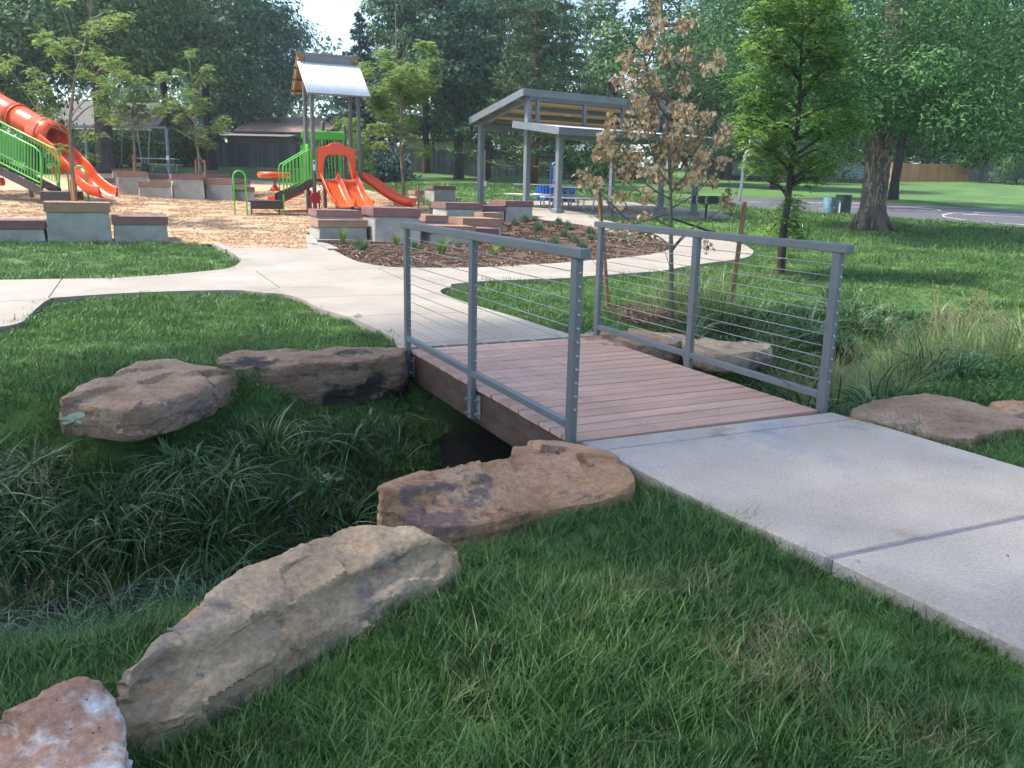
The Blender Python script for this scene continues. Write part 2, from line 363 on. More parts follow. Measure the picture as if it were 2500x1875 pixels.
M['mulch_piece'] = mat('mulch_piece', [(.05, .028, .017), (.13, .078, .048), (.27, .18, .12)], 60, .95, island=1.0)
M['mulch_dark'] = mat('dark_mulch_piece', [(.02, .01, .007), (.055, .028, .018), (.13, .075, .05)], 60, .95, island=1.0)
def grass_mat(name, cols, dry, trans=.3, dryth=.62, ps=1.6, isl=.8):
    m = mat(name, cols, ps, .42, coord='World', detail=3, spec=.5, trans=trans, island=isl, patch=[(dry, 1.1, dryth, .12)])
    return m
M['lawn_blade'] = grass_mat('lawn_blade', [(.028, .08, .013), (.068, .165, .03), (.15, .275, .07)], (.20, .21, .08))
M['lawn_far'] = mat('mown_lawn', [(.022, .075, .014), (.04, .115, .022), (.07, .15, .035)], .35, .9, .9, 30, coord='World', detail=9, patch=[((.085, .105, .035), .55, .60, .12)])
M['ditch_blade'] = grass_mat('long_grass_blade', [(.03, .085, .022), (.075, .17, .05), (.22, .33, .16)], (.22, .24, .10), dryth=.66)
M['tall_blade'] = grass_mat('tall_bank_blade', [(.08, .15, .035), (.17, .26, .075), (.33, .40, .17)], (.30, .30, .14), dryth=.55)
M['straw'] = mat('straw_seed', [(.22, .17, .08), (.36, .30, .16), (.45, .40, .24)], 20, .8, island=.8, trans=.3)
M['bark_ridge'] = mat('bark_ridge', [(.17, .145, .115), (.27, .235, .19), (.36, .31, .255)], 9, .95, .8, 20, island=.5)
M['bark'] = mat('grey_brown_bark', [(.055, .045, .037), (.11, .092, .075), (.17, .145, .12)], 7, .95, 1.0, 14, stretch=(1, 1, .25))
M['bark_dark'] = mat('dark_bark', [(.025, .02, .018), (.055, .043, .038), (.09, .07, .06)], 6, .95, .8, 12, stretch=(1, 1, .3))
M['bark_red'] = mat('pine_bark', [(.12, .055, .035), (.2, .1, .07)], 6, .95, .8, 12, stretch=(1, 1, .4))
M['bark_young'] = mat('young_bark', [(.14, .10, .07), (.23, .17, .12), (.3, .24, .18)], 8, .9, .5, 30, stretch=(1, 1, .3))
M['bark_green'] = mat('maple_bark', [(.09, .085, .065), (.15, .14, .11), (.20, .19, .15)], 8, .9, .4, 30, stretch=(1, 1, .3))
def leaf(name, cols, tr=.33, isl=.6, sc=.45): return mat(name, cols, sc, .55, detail=3, spec=.3, trans=tr, island=isl)
M['leaf_a'] = leaf('leaf_dark_green', [(.03, .09, .03), (.058, .15, .045), (.12, .25, .08)])
M['leaf_b'] = leaf('leaf_blue_green', [(.035, .095, .05), (.06, .15, .075), (.125, .24, .12)])
M['leaf_c'] = leaf('leaf_mid_green', [(.05, .12, .03), (.085, .19, .045), (.15, .28, .08)])
M['leaf_bright'] = leaf('leaf_locust_green', [(.07, .17, .04), (.14, .28, .06), (.32, .46, .12)], .45)
M['leaf_olive'] = leaf('leaf_olive', [(.12, .21, .05), (.20, .31, .085), (.31, .42, .14)], .5)
M['needle'] = leaf('blue_needles', [(.03, .07, .06), (.05, .105, .092), (.085, .15, .135)], .15)
M['needle_g'] = leaf('green_needles', [(.03, .07, .028), (.05, .115, .042), (.09, .17, .07)], .15)
M['leaf_dead'] = leaf('dry_maple_leaf', [(.40, .26, .14), (.60, .43, .25), (.76, .60, .40)], .45, .9, 1.5)
M['leaf_maple_green'] = leaf('green_maple_leaf', [(.10, .16, .03), (.17, .24, .05)], .4)
M['leaf_poplar'] = leaf('poplar_leaf', [(.05, .09, .06), (.08, .13, .09), (.12, .18, .13)], .3)
M['lavender'] = leaf('grey_green_leaf', [(.09, .16, .08), (.15, .24, .13), (.23, .33, .20)], .3)
M['tuft'] = leaf('bright_grass_leaf', [(.09, .19, .03), (.15, .28, .05), (.26, .38, .10)], .4)
def rock_mat(name, cols, patches, sc=2.2, speck=None):
    return mat(name, cols, sc, .92, 1.0, 14, detail=10, patch=patches, speck=speck, stretch=(1, 1, 1.6), grain=(45, .35))
M['rock_tan'] = rock_mat('sandstone_tan', [(.26, .18, .11), (.41, .295, .185), (.55, .42, .28)], [((.17, .13, .12), 1.8, .50, .12), ((.44, .26, .14), 4, .60, .07), ((.09, .07, .06), 9, .66, .05)])
M['rock_orange'] = rock_mat('sandstone_orange', [(.27, .13, .065), (.42, .23, .125), (.52, .35, .22)], [((.17, .11, .095), 3.6, .55, .05), ((.20, .135, .12), 1.3, .58, .10), ((.40, .30, .18), 2, .62, .08), ((.06, .05, .05), 13, .68, .03)])
M['rock_pink'] = rock_mat('sandstone_lichen', [(.30, .15, .10), (.40, .23, .16), (.48, .30, .2)], [((.40, .24, .11), 1.7, .56, .08), ((.60, .56, .53), 3.0, .45, .08)], speck=((.06, .035, .025), 30, .09))
M['rock_brown'] = rock_mat('sandstone_brown', [(.20, .12, .07), (.32, .21, .135), (.43, .31, .21)], [((.085, .075, .085), 2.2, .56, .08), ((.33, .19, .10), 4, .62, .06)])
M['rock_dark'] = rock_mat('sandstone_dark', [(.15, .09, .055), (.26, .17, .11), (.38, .27, .18)], [((.035, .028, .024), 2.0, .48, .1), ((.28, .24, .22), 3, .66, .05)])
M['fence_grey'] = mat('weathered_fence', [(.12, .117, .113), (.17, .165, .16), (.22, .215, .21)], 2, .9, .3, 12, island=.6, stretch=(1, 1, .3))
M['fence_brown'] = mat('brown_fence', [(.12, .07, .04), (.20, .125, .075), (.27, .18, .11)], 2, .9, .3, 12, island=.6, stretch=(1, 1, .3))
M['fence_orange'] = mat('stained_fence', [(.50, .23, .10), (.62, .31, .15)], 1, .85, .2, 12, island=.5, stretch=(1, 1, .3))
M['corrugated_green'] = mat('pale_green_sheet', [(.22, .31, .28), (.30, .40, .36)], 2, .6)
M['shingle'] = mat('grey_shingle', [(.12, .115, .11), (.17, .16, .155)], 6, .95, .5, 20)
M['shingle_brown'] = mat('brown_shingle', [(.20, .13, .10), (.27, .18, .145)], 6, .95, .5, 20)
M['wall_tan'] = mat('tan_siding', [(.34, .29, .22), (.40, .35, .27)], 2, .9)
M['wall_dark'] = mat('dark_grey_siding', [(.05, .052, .058), (.07, .072, .08)], 2, .9)
M['wall_grey'] = mat('grey_siding', [(.15, .145, .14), (.20, .195, .185)], 2, .9)
M['wall_red'] = mat('maroon_siding', [(.11, .028, .022), (.15, .04, .032)], 2, .9)
M['wall_brick'] = mat('brown_brick', [(.22, .13, .10), (.29, .18, .145)], 8, .95)
M['trim_white'] = mat('white_trim', [(.72, .72, .70)], 2, .6)
M['glass'] = mat('dark_window_glass', [(.02, .024, .028)], 2, .08, spec=.8)
M['water'] = mat('dark_water', [(.008, .009, .007)], 2, .55, .15, 6, spec=.12)
# ------------------------------------------------------------ sidewalk outlines (found on the ground)
def g2(k, pts): return [G(*Z(k, x, y))[:2] for x, y in pts]
lawnL_right = smooth_line(g2(6, [(985, 1450), (850, 1380), (700, 1310), (560, 1260), (400, 1210), (290, 1150), (150, 1105), (0, 1088)]), 3)
lawnL_top = smooth_line(g2(5, [(1960, 1335), (1800, 1326), (1300, 1332), (900, 1350), (600, 1375), (400, 1395)]), 3)
lawnL_left = smooth_line(g2(5, [(340, 1430), (280, 1480), (180, 1580), (60, 1625)]), 3)
off_l = [np.array(p) for p in (G(-160, 835)[:2], G(-500, 900)[:2], G(-700, 700)[:2])]
lawn2_bot = smooth_line(g2(5, [(-300, 1246), (0, 1243), (480, 1238), (850, 1225), (1300, 1200), (1600, 1175), (1780, 1140), (1860, 1090), (1800, 1040), (1700, 970), (1660, 945)]), 3)
chip_front = g2(5, [(1700, 948), (1780, 990)])+g2(6, [(0, 735), (318, 740), (318, 690), (395, 682)])
mulch_low = smooth_line(g2(6, [(400, 688), (520, 750), (600, 800), (700, 840), (850, 875), (1000, 890), (1200, 897), (1400, 895), (1700, 885), (2000, 870)]) +
                        g2(3, [(300, 1478), (700, 1458), (1000, 1437), (1300, 1408), (1500, 1370), (1590, 1340), (1608, 1325)]), 3)
mulch_up = smooth_line(g2(3, [(1608, 1320), (1500, 1283), (1400, 1265), (1200, 1235), (1000, 1187), (850, 1162), (700, 1146), (600, 1132)]), 3)
# ------------------------------------------------------------ shelter frame (used by its slab too)
S0 = gat(1363, 24.5); RTH = np.array([_cy, -_sy, 0.0])
def sh(t, s, z=0.0):
    """shelter frame: t metres along the eave, s metres to the back"""
    p = S0+(RTH*.808+FH*.594)*t+(-RTH*.59+FH*.81)*s; return np.array([p[0], p[1], z])
SHZ = S0[2]
def slab_z(xy): return T(xy)
slab_front = [sh(-.9, -.6)[:2], sh(-.9, 5.2)[:2], sh(7.2, 5.2)[:2], sh(8.0, .9)[:2]]
tongue = g2(3, [(2040, 1129), (1900, 1131), (1600, 1126), (1300, 1120), (1100, 1112), (1022, 1117), (1040, 1133), (1200, 1168), (1400, 1198), (1560, 1225)])
path_tip = smooth_line(g2(3, [(1560, 1225), (1800, 1262), (2050, 1312), (2130, 1350), (2150, 1374), (2120, 1405), (2000, 1438), (1750, 1466), (1500, 1516), (1300, 1534), (950, 1551), (800, 1566), (300, 1592), (0, 1614)]), 3)
wedge = smooth_line(g2(7, [(560, 520), (500, 542), (486, 556), (500, 575), (600, 620), (750, 670), (950, 730), (1150, 790), (1345, 850)]), 3)
near_far = [np.array([1.93, 2.84]), np.array([-.06, 2.84])]
walk_poly = lawnL_right+lawnL_top+lawnL_left+off_l+lawn2_bot+chip_front+mulch_low+mulch_up+slab_front+tongue+path_tip[1:]+wedge+near_far
joints_px = [(5, (-40, 1421), (372, 1411)), (5, (482, 1237), (378, 1397)), (5, (1975, 1175), (2160, 1307)), (5, (1960, 1338), (2160, 1307)),
             (6, (105, 1055), (1070, 1030)), (6, (1070, 1030), (1390, 1022)), (6, (470, 905), (870, 905)), (6, (870, 905), (930, 890)), (6, (870, 905), (1055, 990)), (6, (250, 1132), (1080, 1107)), (6, (1080, 1107), (1420, 1098)),
             (6, (560, 1288), (1060, 1272)), (6, (1060, 1272), (1900, 1245)), (3, (1080, 1545), (1010, 1437)), (3, (1640, 1240), (1500, 1283)), (3, (1560, 1505), (1520, 1360))]
holes = []
for k, a, b in joints_px:
    A_, B_ = G(*Z(k, *a))[:2], G(*Z(k, *b))[:2]; holes.append((A_, B_, .014 if np.hypot(*(A_-CAM[:2])) < 13 else .02))
holes.append((np.array([-.2, 3.0]), np.array([2.1, 3.0]), .01))
tw = sub('sidewalk', None); tag(tw, None, kind='structure')
def walk_z(xy):
    return np.maximum(base_z(xy)+.062, -.2)
pieces = sheet(walk_poly, 0, .55, holes, walk_z, skirt=.09)
for vs, fs, n in pieces:
    if n < 2: continue
    mb = MB(); mb.add(vs, fs); mb.build('slab', M['concrete_far'], tw)
# near path: strips and slabs butted with recessed joints
nw = sub('near_path', None); tag(nw, None, kind='structure')
def edgeL(y): return np.interp(-y, [0.0, .17, .65, 1.14, 1.66, 2.36, 6], [.05, .07, .10, .13, .20, .26, .5])
def edgeR(y): return np.interp(-y, [0.0, .22, .26, 1.26, 6], [1.86, 1.88, 1.9, 1.97, 2.3])
for k, (y0, y1) in enumerate(((-.02, -.182), (-.196, -1.65), (-1.678, -3.3), (-3.325, -5.0), (-5.025, -8))):
    ys = np.linspace(y0, y1, 10); vs = []; fs = []
    sk = .055 if k > 0 else .055   # joint is slightly skewed to the path
    for i, y in enumerate(ys):
        for j in range(9):
            x = edgeL(y)+(edgeR(y)-edgeL(y))*j/8; yy = y-(.045*j/8 if i in (0, 9) else .045*j/8)
            vs.append((x, yy, 0))
    for i in range(9):
        for j in range(8): a = i*9+j; fs.append((a, a+9, a+10, a+1))
    n0 = len(vs); vs += [(x, y, -.2) for x, y, z in vs]
    bd = [(i*9, (i+1)*9) for i in range(9)]+[((i+1)*9+8, i*9+8) for i in range(9)]+[(j+1, j) for j in range(8)]+[(81+j, 82+j) for j in range(8)]
    for a, b in bd: fs.append((b, a, a+n0, b+n0))
    mb = MB(); mb.add(vs, fs); mb.build('slab', M['concrete'], nw, bevel=.006)
for y in (-.189, -1.664, -3.312): MB().hexa([(edgeL(y)+.004, y-.012, -.15), (edgeR(y)-.004, y-.057, -.15), (edgeR(y)-.004, y-.033, -.15), (edgeL(y)+.004, y+.012, -.15)], [(edgeL(y)+.004, y-.012, -.007), (edgeR(y)-.004, y-.057, -.007), (edgeR(y)-.004, y-.033, -.007), (edgeL(y)+.004, y+.012, -.007)]).build('joint_filler', M['joint'], nw)
near_poly = [(edgeL(y), y) for y in np.linspace(0, -8, 12)]+[(edgeR(y), y) for y in np.linspace(-8, 0, 12)]

# ------------------------------------------------------------ chips playground, mulch bed, court
blkL = g2(5, [(1310, 930), (870, 930), (360, 932), (0, 935), (-600, 938)])
chip_poly = [G(*Z(5, 1700, 948))[:2], G(*Z(5, 1780, 990))[:2]]+g2(6, [(0, 737), (318, 742), (312, 600), (840, 560), (1260, 520), (1270, 400)]) + \
    g2(2, [(1455, 1385), (1210, 1335), (1050, 1290)])+[gat(800, 40)[:2], gat(640, 45)[:2], gat(400, 46)[:2], gat(120, 46)[:2], gat(-300, 44)[:2], gat(-500, 22)[:2], gat(-350, 17.6)[:2]]+g2(5, [(0, 928), (360, 926), (870, 926), (1310, 930)])
for vs, fs, n in sheet(chip_poly, .02, .6): MB().add(vs, fs).build('playground_surface', M['chip']).__setitem__('kind', 'structure'); break
mulch_poly = mulch_low+mulch_up[1:]+[G(*Z(3, 590, 1100))[:2], G(*Z(3, 300, 1130))[:2], G(*Z(6, 1900, 560))[:2], G(*Z(6, 1300, 600))[:2], G(*Z(6, 850, 560))[:2], G(*Z(6, 405, 640))[:2]]
for vs, fs, n in sheet(mulch_poly, .03, .5): MB().add(vs, fs).build('mulch_bed', M['mulch']).__setitem__('kind', 'structure'); break
ckA, ckB = Z(4, 60, 672), Z(4, 2300, 852)
court_poly = [G(*Z(4, x, y))[:2] for x, y in [(-120, 668), (180, 695), (680, 738), (1290, 780), (1800, 816), (2212, 848), (2700, 885)]] + \
    [G(*Z(4, x, y))[:2] for x, y in [(2700, 770), (2212, 741), (1800, 716), (1400, 690), (1060, 668), (900, 655), (600, 652), (180, 650), (-120, 648)]]
for vs, fs, n in sheet(court_poly, .03, 2.0): MB().add(vs, fs).build('court', M['asphalt']).__setitem__('kind', 'structure'); break
lines = [[(180, 700), (680, 742), (1290, 785), (1800, 821), (2212, 853), (2600, 883)], [(180, 678), (600, 684), (1000, 690), (1130, 692)], [(680, 732), (880, 722), (1100, 715), (1500, 712), (1640, 716), (2100, 735)]]
for l in lines:
    strip([G(*Z(4, x, y-4))[:2] for x, y in smooth_line(l, 4)], .07, .038).build('court_line', M['white_paint']).__setitem__('kind', 'structure')
def court_arc(c, rx, n=26, a0=0, a1=360):
    P = []
    for i in range(n+1):
        a = rad(a0+(a1-a0)*i/n); P.append((c[0]+rx*math.cos(a), c[1]+rx*math.sin(a)))
    strip(P, .07, .038).build('court_line', M['white_paint']).__setitem__('kind', 'structure')
ccA, ccB = G(*Z(4, 1665, 768))[:2], G(*Z(4, 2212, 838))[:2]
arc1 = smooth_line([G(*Z(4, x, y))[:2] for x, y in [(2400, 842), (2212, 832), (1950, 812), (1750, 790), (1662, 768), (1730, 752), (1900, 748), (2212, 752), (2450, 756)]], 4)
strip(arc1, .07, .038).build('court_line', M['white_paint']).__setitem__('kind', 'structure')
arc2 = smooth_line([G(*Z(4, x, y))[:2] for x, y in [(1115, 708), (1108, 714), (1300, 728), (1600, 738), (1640, 733), (1560, 722), (1300, 712)]], 4)
strip(arc2, .07, .038).build('court_line', M['white_paint']).__setitem__('kind', 'structure')
strip([G(*Z(4, x, y))[:2] for x, y in [(1800, 760), (2000, 770), (2300, 785)]], .07, .038).build('court_line', M['white_paint']).__setitem__('kind', 'structure')
strip([G(*Z(4, x, y))[:2] for x, y in [(1800, 762), (2000, 760), (2400, 768)]], .07, .04).build('court_line', M['white_paint']).__setitem__('kind', 'structure')
# concrete edging round the chips
def edging(pts, wd=.15, h=.06, off=.05):
    o = strip(smooth_line(pts, 3), wd, off, th=.2).build('concrete_edging', M['concrete_far']); o['kind'] = 'structure'
edging([G(*Z(2, x, y))[:2] for x, y in [(1455, 1380), (1330, 1352), (1210, 1335)]]+[gat(880, 33)[:2]])
edging([gat(800, 40)[:2], gat(640, 45)[:2], gat(400, 46)[:2], gat(120, 46)[:2], gat(-100, 45)[:2]])
cw = MB(); a, b, c_, d_ = [G(*Z(6, x, y)) for x, y in [(318, 740), (520, 752), (395, 684), (318, 690)]]
edging([G(*Z(6, 520, 752))[:2], G(*Z(6, 440, 712))[:2], G(*Z(6, 356, 700))[:2], G(*Z(6, 345, 640))[:2]], .22, off=.09)
edging([G(*Z(6, 360, 682))[:2], G(*Z(6, 600, 680))[:2], G(*Z(6, 820, 684))[:2]], .1, off=.09)
edging([G(*Z(5, 1668, 945))[:2], G(*Z(5, 1710, 975))[:2], G(*Z(5, 1770, 1003))[:2]], .16, off=.075)

# ------------------------------------------------------------ ground sheet
def axis(c, fine, half, far):
    a = list(np.arange(-half, half+1e-6, fine)); s = fine; x = half
    while x < far: s *= 1.11; x += s; a.append(x); a.insert(0, -x)
    return np.array(a)+c
gx = axis(1, .09, 7, 1500); gy = axis(1, .09, 6.5, 1500)
X, Y = np.meshgrid(gx, gy); XY = np.c_[X.ravel(), Y.ravel()]; ZZ = T(XY)
# the soil drops a little beneath paved sheets so that nothing pokes through
ins = in_poly(XY, walk_poly); ZZ[ins] -= .03
for pl_ in (chip_poly, mulch_poly, court_poly): ZZ[in_poly(XY, np.array([p[:2] for p in pl_]))] -= .05
nx_, ny_ = len(gx), len(gy); idx = np.arange(nx_*ny_).reshape(ny_, nx_)
Q = np.c_[idx[:-1, :-1].ravel(), idx[:-1, 1:].ravel(), idx[1:, 1:].ravel(), idx[1:, :-1].ravel()]
gm = mat('park_ground', [(.04, .095, .02), (.07, .15, .03), (.11, .21, .045)], .4, .9, .9, 40, coord='World', detail=9, patch=[((.11, .19, .045), .55, .60, .2)])
# bare soil in the ditch, by height above the stream and slope of the bank
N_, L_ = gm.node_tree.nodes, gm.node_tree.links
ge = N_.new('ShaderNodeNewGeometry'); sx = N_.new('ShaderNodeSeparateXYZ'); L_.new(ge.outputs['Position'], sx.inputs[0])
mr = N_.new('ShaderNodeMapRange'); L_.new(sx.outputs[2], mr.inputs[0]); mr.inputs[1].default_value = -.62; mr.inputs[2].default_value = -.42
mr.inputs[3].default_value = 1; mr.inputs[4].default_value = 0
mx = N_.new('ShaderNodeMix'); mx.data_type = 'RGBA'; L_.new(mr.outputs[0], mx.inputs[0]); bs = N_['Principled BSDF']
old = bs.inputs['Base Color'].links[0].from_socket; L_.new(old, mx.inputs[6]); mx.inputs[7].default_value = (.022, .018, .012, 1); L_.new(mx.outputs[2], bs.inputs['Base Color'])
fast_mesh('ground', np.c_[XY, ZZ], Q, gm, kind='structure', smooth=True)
# stream water
wp = [np.array((x, y)) for x, y in DITCH[1:-1]]
mbw = strip(smooth_line(wp, 6), .62, 0, lambda a: np.full(len(a), -.86)); o = mbw.build('stream_water', M['water']); tag(o, None, kind='structure')

# ------------------------------------------------------------ footbridge
W_, L_B = 1.84, 2.78
br = thing('footbridge', 'small footbridge with pinkish composite deck and grey cable railings over the ditch', 'footbridge', (W_/2, L_B/2, 0))
nb = 20; pitch = L_B/nb; meb = None
for i in range(nb):
    y = (i+.5)*pitch
    if meb is None:
        b0 = MB().box((W_/2, y, -.0135), (W_-.045, pitch-.013, .027)).build('deck_board', M['composite_pink'], br, bevel=.003); meb = b0; y00 = y
    else:
        c = meb.copy(); SC.collection.objects.link(c); c.location = (random.uniform(-.003, .003), y-y00, random.uniform(-.0015, .0015)); c.rotation_euler = (0, 0, random.uniform(-.0008, .0008))
sc_ = MB()
for i in range(nb):
    for x in (.09, .62, 1.22, 1.75):
        sc_.lathe((x+random.uniform(-.01, .01), (i+.5)*pitch+random.choice((-.035, .035)), -.001), [(.0045, 0), (.0045, .0012)], 6)
s_ = sc_.build('deck_screws', M['step_brown'], br); s_['kind'] = 'stuff'
for x in (.075, W_-.075): MB().box((x, L_B/2, -.03-.12), (.09, L_B+.2, .235)).build('edge_beam', M['beam_wood'], br, bevel=.004)
for x in (.6, 1.24): MB().box((x, L_B/2, -.03-.12), (.08, L_B+.2, .235)).build('joist', M['beam_wood'], br)
def railing(x, side):
    r = sub('railing', br); H_ = 1.0
    zb = -.23 if side < 0 else -.2
    for i, y in enumerate((.0, L_B/2, L_B)):
        p = MB().box((x, y, (H_+zb)/2), (.041, .066, H_-zb)).build('post', M['rail_steel'], r, bevel=.004)
    MB().box((x, L_B/2-.005, H_+.026), (.062, L_B+.17, .052)).build('top_rail', M['rail_steel'], r, bevel=.005, seg=2)
    for y0 in (0, L_B/2): MB().box((x, y0+L_B/4, .095), (.042, L_B/2-.068, .043)).build('bottom_rail', M['rail_steel'], r, bevel=.003)
    for k in range(11):
        z = .19+.0735*k
        for j, y0 in enumerate((0, L_B/2)):
            pts = [(x, y0+.03+(L_B/2-.06)*t, z-.0015*math.sin(math.pi*t)) for t in np.linspace(0, 1, 3)]
            MB().tube(pts, .0028, 6).build('cable', M['cable'], r, smooth=True)
        for y, s in ((-.033, -1), (L_B+.033, 1)):
            MB().tube([(x, y, z), (x, y+s*.006, z), (x, y+s*.012, z)], [.0085, .0085, .005], 8).build('nut', M['cable'], r)
    for y in (.0, L_B/2, L_B):
        xx = x+.026*(-side)
        MB().box((x-side*.0245, y-.064, -.14), (.009, .062, .17)).build('bracket', M['galv'], r, bevel=.002)
        for z in (-.09, -.19):
            MB().tube([(x+side*.045, y+.012, z), (x-side*.02, y+.012, z)], .0085, 6).build('bolt', M['cable'], r)
            MB().tube([(x-side*.02, y-.064, z), (x-side*-.004, y-.064, z)], .010, 6).build('bolt', M['cable'], r)
railing(0.0, -1); railing(W_, 1)
# abutment walls under both ends
for y in (-.12, L_B+.16):
    MB().box((W_/2, y, -.45 if y < 0 else -.5), (W_+.1, .2, .66)).build('abutment', M['concrete_wall'], br)

# ------------------------------------------------------------ boulders
def smooth_closed(P, n=3):
    P = np.array(P, float); m = len(P); out = []
    for i in range(m):
        p0, p1, p2, p3 = P[i-1], P[i], P[(i+1) % m], P[(i+2) % m]
        for k in range(n):
            t = k/n; out.append(.5*((2*p1)+(-p0+p2)*t+(2*p0-5*p1+4*p2-p3)*t*t+(-p0+3*p1-3*p2+p3)*t**3))
    return np.array(out)
def boulder(label, outline, thick, mt, seed, voxel=.02, crown=.05, amp=.035, under=.0, strata=.012, group=None):
    """outline = (px, py, z) of the top edge as seen; the body drops `thick` metres below it"""
    P = smooth_closed([onz(px, py, z) for px, py, z in outline], 3)
    cxy = P.mean(0); m = len(P); vs = [cxy+np.array([0, 0, crown])]; rings = []
    for f, c in ((.5, .85), (.82, .45), (1.0, 0)):
        rings.append(cxy*(1-f)+P*f+np.array([0, 0, 1])*(crown*c)*1.0)
    r2 = P-np.array([0, 0, thick*.5]); r2[:, :2] = cxy[:2]+(r2[:, :2]-cxy[:2])*(1.03); rings.append(r2)
    r3 = P.copy(); r3[:, 2] = P[:, 2].min()-thick; r3[:, :2] = cxy[:2]+(r3[:, :2]-cxy[:2])*(1-under); rings.append(r3)
    for r_ in rings: vs += list(r_)
    fs = [(0, 1+k, 1+(k+1) % m) for k in range(m)]
    for j in range(len(rings)-1):
        a = 1+j*m; b = a+m; fs += [(a+k, b+k, b+(k+1) % m, a+(k+1) % m) for k in range(m)]
    fs.append(tuple(reversed(range(1+(len(rings)-1)*m, 1+len(rings)*m))))
    me = bpy.data.meshes.new('t'); me.from_pydata([tuple(v) for v in vs], [], fs); o = bpy.data.objects.new('t', me); SC.collection.objects.link(o)
    md = o.modifiers.new('r', 'REMESH'); md.mode = 'VOXEL'; md.voxel_size = voxel
    dg = bpy.context.evaluated_depsgraph_get(); e = bpy.data.meshes.new_from_object(o.evaluated_get(dg)); bpy.data.objects.remove(o)
    n = len(e.vertices); co = np.zeros(n*3); e.vertices.foreach_get('co', co); co = co.reshape(-1, 3)
    no = np.zeros(n*3); e.vertex_normals.foreach_get('vector', no); no = no.reshape(-1, 3)
    q = co*1.0; rot = seed*1.7; q[:, 2] *= 2.2
    big = fbm(q*2.3, seed, 3); rid = 1-np.abs(fbm(q*4.5+7, seed+3, 3))*2.2; fine = fbm(q*14, seed+9, 4)+.6*(.5-np.abs(fbm(q*9, seed+17, 3)))
    K = 60; cs = co[np.random.default_rng(seed).integers(0, n, K)]; D2 = ((co[:, None, :]-cs[None])**2*np.array([1, 1, 2.5])).sum(-1); ci_ = D2.argmin(1); rnd = np.random.default_rng(seed+1); gr = rnd.normal(size=(K, 3))*.12; cell = ((co-cs[ci_])*gr[ci_]).sum(1)/amp*1.0+rnd.uniform(-.35, .35, K)[ci_]
    steps = co[:, 2]*(1/.045)+fbm(co*1.2, seed+13, 1)*3; st = np.abs((steps % 1)-.5)*2
    side = 1-np.clip(no[:, 2], 0, 1)
    led = co@np.array([math.cos(rot), math.sin(rot), .4])*6+fbm(co*3, seed+15, 3)*2.5
    saw = (led % 1); chip_ = np.where(saw > .7, (1-saw)/.3, saw/.7)
    d = big*amp+(rid-.6)*amp*.5+fine*amp*.34+cell*amp*.5+(st-.5)*strata*.6*side+(chip_-.5)*amp*.16*np.clip(fbm(co*1.7, seed+21, 2)*2+.4, 0, 1)
    co = co+no*d[:, None]
    c0 = np.array([co[:, 0].mean(), co[:, 1].mean(), co[:, 2].min()]); e.vertices.foreach_set('co', (co-c0).ravel()); e.update(); e.shade_smooth()
    e.materials.clear(); ob = link_mesh('boulder', e, M[mt], None, c0)
    # sharper creases
    wn = ob.modifiers.new('split', 'EDGE_SPLIT'); wn.split_angle = rad(30)
    FOOT.append(cxy[:2]+(P[:, :2]-cxy[:2])*.93)
    return tag(ob, label, 'boulder', group or 'boulders along the ditch')
FOOT = []
d0 = lambda pts, z: [(x*1.1302, y*1.1302, z) for x, y in pts]
boulder('pinkish boulder crusted with white lichen, lowest at the left corner', d0([(0, 1535), (90, 1500), (190, 1466)], .16)+d0([(235, 1500)], .12)+d0([(264, 1570), (262, 1640), (250, 1720)], .08)+d0([(100, 1800), (-120, 1760), (-140, 1600)], .08), .3, 'rock_pink', 3, .012, .01, .015, strata=.006)
boulder('long tan knobbly boulder lying beside the grass in the foreground', d0([(245, 1520)], .10)+d0([(255, 1450), (330, 1390), (430, 1320), (520, 1240), (640, 1190), (760, 1130)], .17)+d0([(870, 1132), (940, 1150)], .15)+d0([(1000, 1195)], .06)+d0([(960, 1235), (800, 1310), (640, 1400), (480, 1490), (360, 1545), (285, 1560)], .03), .3, 'rock_tan', 11, .012, .015, .030, strata=.002)
boulder('orange boulder with purple stains at the near corner of the footbridge', d0([(822, 1060)], .12)+d0([(840, 1030), (930, 1005), (1095, 990)], .12)+d0([(1110, 965), (1200, 955), (1290, 962)], .06)+d0([(1345, 990), (1372, 1040)], .04)+d0([(1290, 1085), (1180, 1098), (1080, 1118), (960, 1140)], -.01)+d0([(860, 1110)], .02), .42, 'rock_orange', 23, .012, .02, .018, strata=.009)
boulder('brown wedge boulder on the far left bank, greyish at its tip', d0([(132, 862), (190, 832), (250, 810), (300, 782), (370, 774), (420, 785), (495, 797)], .03)+d0([(502, 808), (420, 848), (300, 880), (200, 878), (150, 876)], -.02), .2, 'rock_brown', 31, .018, .02, .024, strata=.007)
boulder('long dark boulder on the far bank running up to the footbridge', d0([(466, 776), (500, 762), (600, 754), (700, 751), (800, 750), (868, 749)], .0)+d0([(874, 762), (860, 772), (740, 782), (600, 790), (520, 795), (500, 792)], -.01), .36, 'rock_dark', 37, .018, .01, .024, strata=.009)
boulder('flat tan boulder beside the right edge of the near path', d0([(1836, 890), (1880, 868), (1960, 852), (2060, 855), (2130, 872), (2190, 895), (2222, 915)], .02)+d0([(2180, 926), (2120, 938), (2095, 948), (2000, 935), (1900, 910)], .0), .3, 'rock_brown', 41, .018, .02, .014)
boulder('reddish boulder half hidden behind the flat tan boulder at right edge', d0([(2140, 872), (2190, 868), (2270, 872), (2320, 900), (2260, 925), (2200, 912)], .0), .25, 'rock_orange', 43, .025, .02, .02)
